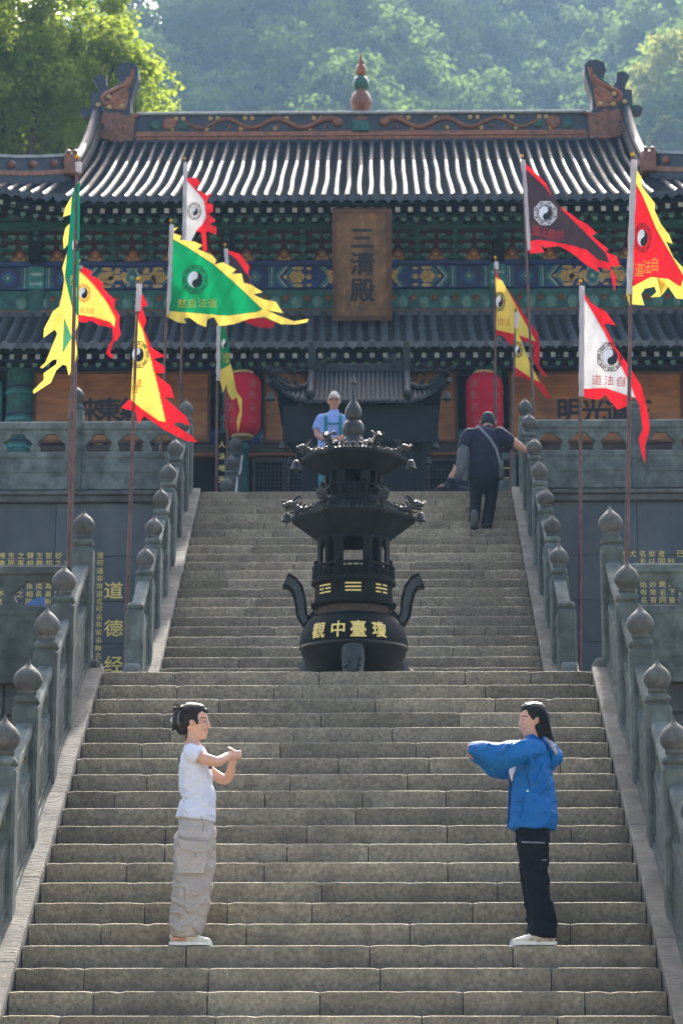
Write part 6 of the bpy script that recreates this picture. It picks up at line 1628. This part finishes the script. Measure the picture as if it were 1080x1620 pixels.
# ---------------- man in navy climbing the upper stairs, seen from behind
my = UY + 18 * UD + .13; mz = LZ + UH * 19
mb0 = at(766, 835, my); b3 = (mb0.x, my, mz)
top = at(773, 652, my + .15)
S3 = (top.z - mz) / 183.0
U3 = lambda px: (px - 766) * S3
V3 = lambda py: (835 - py) * S3
def E3(px, py, w, ra, rb=None): return C_(px, py, w, ra, rb)
def C_(px, py, w, ra, rb=None): return (U3(px), w, V3(py), ra * S3, (rb if rb is not None else ra) * S3)
m1 = thing('person', 'man in navy T-shirt and dark cap climbing the upper stairs, hand on the railing', 'person', b3)
body = [
    [C_(774, 667, .15, 8.6, 10), C_(774, 662, .155, 8, 9.5)], [C_(774, 669, .15, 8, 9), C_(773, 676, .12, 7.5, 8), C_(772, 684, .08, 10, 9)],
    [C_(762.5, 666, .15, 1.6, 2.5), C_(762.5, 669, .15, 1.4, 2)], [C_(785, 666, .15, 1.6, 2.5), C_(785, 669, .15, 1.4, 2)],
    [C_(770, 692, .06, 18, 10), C_(768, 715, .03, 19, 12), C_(766, 748, 0, 20, 14)],
    [C_(788, 690, .04, 6, 6), C_(806, 701, .0, 7.6, 7.5), C_(818, 709, -.02, 6, 6), C_(828, 716, -.02, 4.6, 4.6)],
    [C_(748, 692, .04, 6, 6), C_(739, 705, .0, 6, 6), C_(733, 722, -.05, 6, 6), C_(731, 738, -.1, 4.6, 4.6)],
    [C_(756, 752, 0, 8, 9), C_(754, 785, .02, 6.5, 8), C_(752, 822, -.1, 6, 6)], [C_(776, 752, 0, 8, 9), C_(775, 790, .02, 6.5, 8), C_(769, 826, .0, 6, 6)],
]
h1 = hand((U3(828), -.02, V3(716)), (1, .1, -.1), .85, .35, (0, 1, 0), 1); h2 = hand((U3(731), -.1, V3(738)), (-.1, -.1, -1), .85, .8, (0, 1, 0), 1)
blob('body', body + h1 + h2, 'skin_tan', m1, b3, .0085, 1)
blob('tshirt', [[C_(773, 682, .09, 9, 10), C_(771, 686, .08, 20, 13), C_(769.5, 694, .06, 25, 16), C_(768, 715, .03, 25, 17), C_(767, 735, .0, 25, 17), C_(766, 752, 0, 25.5, 17)],
                [C_(789, 689, .05, 12, 11), C_(799, 697, .02, 11, 11), C_(804, 703, 0, 10.5, 11)], [C_(747, 690, .05, 12, 11), C_(741, 703, .01, 11, 11), C_(738, 710, 0, 10.5, 10.5)]], 'navy_tee', m1, b3, .011, 2, .008, (9, 9, 13), seed=5)
blob('trousers', [[C_(766, 745, 0, 22.5, 16), C_(766, 762, 0, 21.5, 17)], [C_(755, 760, 0, 11, 13), C_(754, 785, .02, 9, 11), C_(752, 806, -.05, 8.6, 10), C_(751, 822, -.09, 8, 9)],
                  [C_(777, 760, 0, 11, 13), C_(775.5, 788, .02, 9, 11), C_(772, 810, .0, 8.6, 10), C_(769, 826, 0, 8.2, 9.5)]], 'pants_black', m1, b3, .011, 2, .006, (12, 12, 14), seed=6)
blob('cap', [[C_(774, 661, .165, 10, 11.5), C_(774, 666, .155, 11, 12.8)], [C_(774, 662, .22, 8, 8), C_(774, 662, .27, 7, 3)]], 'cap_navy', m1, b3, .008, 1)
blob('shoe', [[C_(751, 830, -.10, 6.3, 5), C_(751, 820, -.16, 6.0, 4.6), C_(750.5, 812, -.17, 5.0, 4)]], 'sole_grey', m1, b3, .008, 1)
blob('shoe', [[C_(768, 829, -.05, 6.5, 5), C_(768.5, 831, .06, 6.3, 5), C_(769, 832, .12, 5, 4)]], 'shoe_black', m1, b3, .008, 1)
blob('trailing_toe', [[C_(751, 833, -.12, 6.3, 5), C_(751, 835, -.05, 6.3, 4)]], 'shoe_black', m1, b3, .008, 1)
MB().tube([(b3[0] + U3(a), b3[1] + w, b3[2] + V3(c)) for a, c, w in ((757, 676, .02), (764, 686, -.06), (775, 700, -.105), (784, 716, -.115), (789, 735, -.1), (792, 752, -.06))], .016, 8, ref=(0, 1, 0), flat=.3).obj('bag_strap', 'strap_grey', m1, 60)
blob('shoulder_bag', [[C_(790, 742, -.02, 4, 12), C_(791, 756, -.02, 4.5, 12)]], 'bag_grey', m1, b3, .009, 1)
jb = thing('jacket_bundle', 'grey green jacket carried over the climbing man\'s left arm', 'jacket', (b3[0] + U3(736), b3[1], b3[2] + V3(757)))
blob('folded_jacket', [[C_(736, 713, -.06, 5, 6), C_(735, 728, -.08, 8.5, 8), C_(733, 742, -.09, 8, 8), C_(730, 752, -.09, 5, 6)], [C_(740, 714, -.04, 5, 7), C_(739, 735, -.05, 6, 7), C_(738, 757, -.06, 5, 5)]], 'bag_grey', jb, b3, .009, 1, .01, (16, 16, 9), seed=8)

# ---------------- man in pale blue T-shirt and cap on the terrace, facing the camera
ny = 31.0; nb = at(527, 776, ny); b4 = (nb.x, ny, TZ)
t4 = at(527, 618.5, ny); S4 = 1 / 119.5
U4 = lambda px: (px - 527) * S4
V4 = lambda py: (t4.z - TZ) - (py - 618.5) * S4 * 1.015
def G(px, py, w, ra, rb=None): return (U4(px), w, V4(py), ra * S4, (rb if rb is not None else ra) * S4)
m2 = thing('person', 'man in pale blue T-shirt and cream cap with teal backpack straps at the stair head', 'person', b4)
body = [
    [G(528, 630, 0, 8.8, 11), G(528, 636, -.01, 8.9, 11), G(528.5, 643, -.015, 7.6, 8.5), G(528.5, 646, -.02, 5, 6)], [G(528.5, 637, -.095, 1.4, 1.6), G(528.5, 640, -.105, 1.8, 1.8)],
    [G(518.5, 634, .01, 1.4, 2.2), G(518.5, 638, .01, 1.2, 2)], [G(538, 634, .01, 1.4, 2.2), G(538, 638, .01, 1.2, 2)],
    [G(528, 643, .01, 6.4, 7), G(528, 652, .02, 7, 7.5), G(527, 660, .02, 14, 10)], [G(527, 666, .02, 18, 10), G(526, 690, 0, 18, 12), G(525, 715, 0, 17, 12)],
    [G(508, 665, .02, 5, 6), G(502, 681, .0, 6, 6.2), G(503, 692, -.05, 5.4, 5.4), G(512, 700, -.16, 5, 5), G(519, 704, -.23, 3.8, 3.8)],
    [G(547, 665, .02, 5, 6), G(553.5, 681, .0, 6, 6.2), G(553, 694, -.05, 5.4, 5.4), G(542, 700, -.18, 5, 5), G(533, 704, -.24, 3.8, 3.8)],
    [G(517, 725, 0, 11, 11), G(516, 770, 0, 8, 8), G(516, 816, 0, 6, 6), G(515, 828, -.03, 6, 9)], [G(536, 725, 0, 11, 11), G(537, 770, 0, 8, 8), G(537, 816, 0, 6, 6), G(538, 828, -.03, 6, 9)],
]
h1 = hand((U4(519), -.23, V4(704)), (.9, -.2, -.1), .85, .5, (0, -1, .2), 1); h2 = hand((U4(533), -.24, V4(704)), (-.9, -.2, -.1), .85, .5, (0, -1, .2), -1)
blob('body', body + h1 + h2, 'skin_tan', m2, b4, .008, 1)
blob('tshirt', [[G(528, 655, .02, 9, 9), G(527.5, 660, .02, 21, 13), G(527, 668, .02, 26, 15.5), G(526, 690, 0, 23.5, 16.5), G(525, 712, 0, 23.5, 17), G(525, 722, 0, 23.5, 17)], [G(508, 664, .02, 8.5, 10), G(503, 675, .01, 8.2, 9), G(501.5, 682, .0, 8.2, 9)], [G(547, 664, .02, 8.5, 10), G(552, 675, .01, 8.2, 9), G(554, 682, .0, 8.2, 9)]], 'tee_blue', m2, b4, .011, 1, .008, (6, 6, 9), seed=12, flat=True)
blob('shorts', [[G(525, 718, 0, 22, 16), G(525, 732, 0, 22, 17)], [G(516, 732, 0, 13, 14), G(515, 768, 0, 12, 12)], [G(536, 732, 0, 13, 14), G(538, 768, 0, 12, 12)]], 'shorts_teal', m2, b4, .012, 2, .008, (9, 9, 12), seed=13)
blob('cap', [[G(528.5, 626.5, .012, 7.8, 9.5), G(528.5, 628.6, .005, 9.6, 11.6)]], 'cap_cream', m2, b4, .007, 1)
vz = MB(); vz.extr([(-.082, .0), (-.085, -.06), (-.055, -.115), (0, -.135), (.055, -.115), (.085, -.06), (.082, .0)], lambda a, b, d: (b4[0] + U4(528.5) + a, b4[1] - .05 + b, b4[2] + V4(631.5) + d + b * .12 - a * a * 2.5), -.004, .004); vz.obj('cap_brim', 'cap_cream', m2, 60)
for s in (-1, 1):
    xs = 527 + s * 13
    MB().tube([(b4[0] + U4(527 + s * 12), b4[1] + w, b4[2] + V4(c)) for c, w in ((657, .06), (658, -.05), (666, -.125), (680, -.145), (695, -.14))] + [(b4[0] + U4(527 + s * 17), b4[1] - .06, b4[2] + V4(705))], .024, 8, ref=(0, 1, 0), flat=.4).obj('backpack_strap', 'strap_teal', m2, 60)
    MB().sphere((b4[0] + U4(528.5 + s * 4), b4[1] - .1, b4[2] + V4(634.5)), .014, 8, 6, 0, (1.2, .6, .8)).obj('eye', 'eye_dark', m2, 60)
MB().tube([(b4[0] + U4(515), b4[1] - .152, b4[2] + V4(676)), (b4[0] + U4(527), b4[1] - .158, b4[2] + V4(677)), (b4[0] + U4(539), b4[1] - .152, b4[2] + V4(676))], .012, 6, ref=(0, 1, 0), flat=.5).obj('chest_strap', 'strap_teal', m2, 60)
blob('backpack', [[G(527, 668, .2, 18, 11), G(526, 700, .2, 20, 13), G(525, 722, .19, 19, 12)]], 'strap_teal', m2, b4, .014, 1)
MB().tube([(b4[0] + U4(523.8), b4[1] - .107, b4[2] + V4(642.3)), (b4[0] + U4(533), b4[1] - .107, b4[2] + V4(642.3))], .005, 6).obj('lips', 'lips', m2, 60)
ph_ = MB().bev(b4[0] + U4(524), b4[0] + U4(534), b4[1] - .36, b4[1] - .28, b4[2] + V4(699) , b4[2] + V4(697), .004); tag(ph_.obj('mobile_phone', 'phone'), 'dark phone held by the man in the cream cap', 'phone')

# ---------------- crouching visitor beyond the stair head
cyy = 30.6; cb_ = at(724, 776, cyy); b5 = (cb_.x, cyy, TZ)
c5 = at(724, 754, cyy); hv = c5.z - TZ
m3 = thing('person', 'crouching visitor in dark navy, bent low behind the top step beside the climbing man', 'person', b5)
blob('body', [[(.16, .1, hv * .5, .1, .12), (.0, .05, hv * .72, .13, .15), (-.1, .0, hv * .62, .1, .13)], [(-.1, 0, hv * .6, .05, .05), (-.2, -.03, hv * .55, .085, .09), (-.22, -.04, hv * .5, .075, .08)],
              [(-.06, -.12, hv * .65, .05, .05), (-.1, -.2, hv * .85, .038, .038), (-.06, -.22, hv * 1.02, .03, .03)], [(-.06, .14, hv * .6, .05, .05), (-.2, .14, hv * .3, .04, .04)],
              [(.16, -.08, hv * .4, .1, .09), (-.02, -.1, hv * .5, .08, .08), (.08, -.1, .1, .06, .06), (-.02, -.1, .04, .06, .04)], [(.16, .14, hv * .4, .1, .09), (-.02, .16, hv * .5, .08, .08), (.08, .16, .1, .06, .06), (-.02, .16, .04, .06, .04)]]
     + hand((-.06, -.22, hv * 1.0), (.3, 0, 1), .8, .6, (0, 1, 0), 1), 'skin', m3, b5, .012, 1)
blob('dark_clothes', [[(.18, .1, hv * .5, .125, .145), (.02, .05, hv * .74, .155, .175), (-.1, .0, hv * .64, .12, .15)], [(-.05, -.12, hv * .66, .07, .07), (-.1, -.19, hv * .8, .055, .055)],
                      [(.18, -.08, hv * .4, .12, .11), (-.03, -.1, hv * .5, .1, .1), (.09, -.1, .12, .075, .075)], [(.18, .14, hv * .4, .12, .11), (-.03, .16, hv * .5, .1, .1), (.09, .16, .12, .075, .075)]], 'navy_tee', m3, b5, .013, 2, .01, (9, 9, 9), seed=17)
blob('hair', [[(-.21, -.03, hv * .58, .092, .097), (-.19, -.02, hv * .62, .085, .09)]], 'hair_black', m3, b5, .011, 1)
# ================================================================== hill, forest, trees, haze
HS = 1.45                                        # the hill stands well back
def zhill(x, y):
    x = x / HS; y = y / HS
    s = max(0.0, y - 95) * .79
    nz = 10 * fbm(x / 30 + 3.3, y / 55 + 1.7, 0, 4) + 5 * fbm(x / 13, y / 20, 5, 3)
    gul = -16 * math.exp(-((x - 9 - .12 * (y - 150)) / 9) ** 2)                     # a gully above the hall
    cap = min(128.0, max(38.0, 98 + (x + 19) * 1.5))
    h = s + (nz + gul) * min(1, max(0, (y - 90) / 60))
    if h > cap - 12: h = cap - 12 + 12 * (1 - math.exp(-(h - cap + 12) / 12))
    return 6 + h * HS
b = MB(); nx, ny_ = 80, 80; V = []; F = []
for j in range(ny_ + 1):
    y = 66 + 500 * (j / ny_) ** 1.15
    for i in range(nx + 1):
        x = -300 + 600 * i / nx; V.append((x, y, zhill(x, y) if j else GZ - .3))
for j in range(ny_):
    for i in range(nx): F.append((j * (nx + 1) + i, j * (nx + 1) + i + 1, (j + 1) * (nx + 1) + i + 1, (j + 1) * (nx + 1) + i))
b.add(V, F); struct(b.obj('hill', 'hill_soil', None, 80))

def leaves(centers, radii, per, size, gen, squash=.8, hollow=.55):
    """leaf quads around clump centres: arrays of verts and faces"""
    C0 = np.repeat(np.asarray(centers), per, axis=0); Rr = np.repeat(np.asarray(radii), per)
    n = len(C0); d = gen.normal(size=(n, 3)); d /= np.linalg.norm(d, axis=1)[:, None] + 1e-9
    rad = Rr * (hollow + (1 - hollow) * gen.random(n)) * (.8 + .35 * gen.random(n))
    p = C0 + d * rad[:, None] * np.array([1, 1, squash])
    nrm = d * .7 + gen.normal(size=(n, 3)) * .6 + np.array([0, 0, .45]); nrm /= np.linalg.norm(nrm, axis=1)[:, None]
    t = np.cross(nrm, gen.normal(size=(n, 3))); t /= np.linalg.norm(t, axis=1)[:, None] + 1e-9; bt = np.cross(nrm, t)
    s = size * (.6 + .8 * gen.random(n))[:, None]
    q = np.stack([p - t * s, p - bt * s * .55 + nrm * s * .15, p + t * s, p + bt * s * .55 + nrm * s * .15], axis=1).reshape(-1, 3)
    return q
def leaf_obj(name, q, mat, parent=None):
    n = len(q) // 4; me = bpy.data.meshes.new(name); me.vertices.add(n * 4); me.vertices.foreach_set('co', np.ascontiguousarray(q, dtype=np.float32).ravel())
    me.loops.add(n * 4); me.loops.foreach_set('vertex_index', np.arange(n * 4, dtype=np.int32)); me.polygons.add(n)
    me.polygons.foreach_set('loop_start', np.arange(n, dtype=np.int32) * 4); me.polygons.foreach_set('loop_total', np.full(n, 4, dtype=np.int32))
    me.update(calc_edges=True); me.materials.append(MATS[mat])
    return put(name, me, parent)
def crown_clumps(gen, c, rx, rz, n, cr):
    """clump centres spread unevenly through an ellipsoid, denser outside"""
    out = []; rad = []
    lob = gen.normal(size=(7, 3)); lob /= np.linalg.norm(lob, axis=1)[:, None]
    while len(out) < n:
        d = gen.normal(size=3); d /= np.linalg.norm(d)
        k = .72 + .38 * max(lob @ d)
        r = (gen.random() ** .45) * k * .98
        p = np.array([d[0] * rx * r, d[1] * rx * r, d[2] * rz * r])
        if d[2] < -.5 and r > .6: continue
        out.append(np.array(c) + p); rad.append(cr * (.6 + .8 * gen.random()))
    return out, rad
def tree(name, label, base, crown_c, rx, rz, nclump, cr, per, leaf, mat, seed, trunk_r, group=None):
    gen = np.random.default_rng(seed)
    t = thing(name, label, 'tree', base, group)
    cc, rr = crown_clumps(gen, crown_c, rx, rz, nclump, cr)
    tk = MB(); bs = Vector(base); cv = Vector(crown_c)
    fork = bs.lerp(cv, .72); tk.tube([bs, bs.lerp(fork, .4) + Vector((.15 * trunk_r * 3, 0, 0)), bs.lerp(fork, .75), fork], [trunk_r * 1.25, trunk_r, trunk_r * .85, trunk_r * .7], 12)
    for k in range(0, len(cc), max(1, len(cc) // 14)):
        p = Vector(cc[k]); m = fork.lerp(p, .5) + Vector((0, 0, -.08 * (p - fork).length))
        tk.tube([fork.lerp(bs, .1 * (k % 3)), m, p], [trunk_r * .34, trunk_r * .2, trunk_r * .05], 7)
    tk.obj('trunk', 'bark', t, 60)
    leaf_obj('crown', leaves(cc, rr, per, leaf, gen), mat, t)
    return t
# the big tree behind the left ridge end
c = at(35, 105, 62)
tree('broadleaf_tree', 'big sunlit broadleaf tree rising behind the left ridge end', (c.x, 62, TZ), (c.x, 62, c.z - 1.2), 4.1, 5.2, 420, .6, 150, .09, 'leaf_near', 11, .4)
c = at(222, 205, 60)
tree('broadleaf_tree', 'low sunlit treetop just right of the left ridge end', (c.x, 60, TZ), (c.x, 60, c.z - .5), 1.0, 1.5, 40, .36, 120, .07, 'leaf_near', 12, .2)
# forest on the hill
gen = np.random.default_rng(5)
Q = []; cnt = 0
def elev(x, y, z): return math.degrees(math.atan2(z, math.hypot(x, y)))
pts = []
yy = 160.0
while yy < 470:
    xx = -90.0
    while xx < 95:
        x = xx + gen.uniform(-2, 2); y = yy + gen.uniform(-2, 2); z = zhill(x, y); e = elev(x, y, z + 3)
        if 20.3 < e < 29 and abs(math.degrees(math.atan2(x, y)) + .9) < 11.5: pts.append((x, y, z))
        xx += 5.0
    yy += 5.0
for (x, y, z) in pts:
    rx = gen.uniform(2.4, 4.8); rz = rx * gen.uniform(.85, 1.3); h = gen.uniform(3, 7)
    cc, rr = crown_clumps(gen, (x, y, z + h), rx, rz, 17, rx * .36)
    Q.append(leaves(cc, rr, 36, .42, gen, .75, .8))
q = np.concatenate(Q); fo = leaf_obj('forest', q, 'leaf_far'); fo['kind'] = 'stuff'; fo['label'] = 'hazy green forest covering the steep hillside behind the hall'; fo['category'] = 'forest'
# trees that stand out on the slope
def hill_tree(px, py, Y, rpx, label, seed, mat):
    c = at(px, py, Y); r = rpx / (FPX / (Y * 1.06)); bz_ = zhill(c.x, Y)
    tree('hillside_tree', label, (c.x, Y, min(bz_, c.z - r)), (c.x, Y, c.z), r, r * 1.1, 70, r * .33, 80, .36, mat, seed, r * .08, 'trees on the slope')
hill_tree(1082, 150, 250, 84, 'tall yellow green tree on the slope right of the right ridge end', 21, 'leaf_mid')
hill_tree(1066, 232, 240, 38, 'small pale tree low on the slope at the right edge', 22, 'leaf_mid')
# haze
hz_m = bpy.data.materials.new('haze_air'); hz_m.use_nodes = True; nt = hz_m.node_tree
for n_ in list(nt.nodes):
    if n_.type == 'BSDF_PRINCIPLED': nt.nodes.remove(n_)
pv = nt.nodes.new('ShaderNodeVolumePrincipled'); pv.inputs['Color'].default_value = (.42, .68, 1.0, 1); pv.inputs['Density'].default_value = HAZE; pv.inputs['Anisotropy'].default_value = .25
nt.links.new(pv.outputs[0], nt.nodes['Material Output'].inputs['Volume'])
MATS['haze_air'] = hz_m
hzb = MB().box(-930, 930, -330, 1530, GZ - 1.6, 215).obj('haze', 'haze_air'); hzb['kind'] = 'stuff'; hzb['label'] = 'pale blue haze filling the valley air'
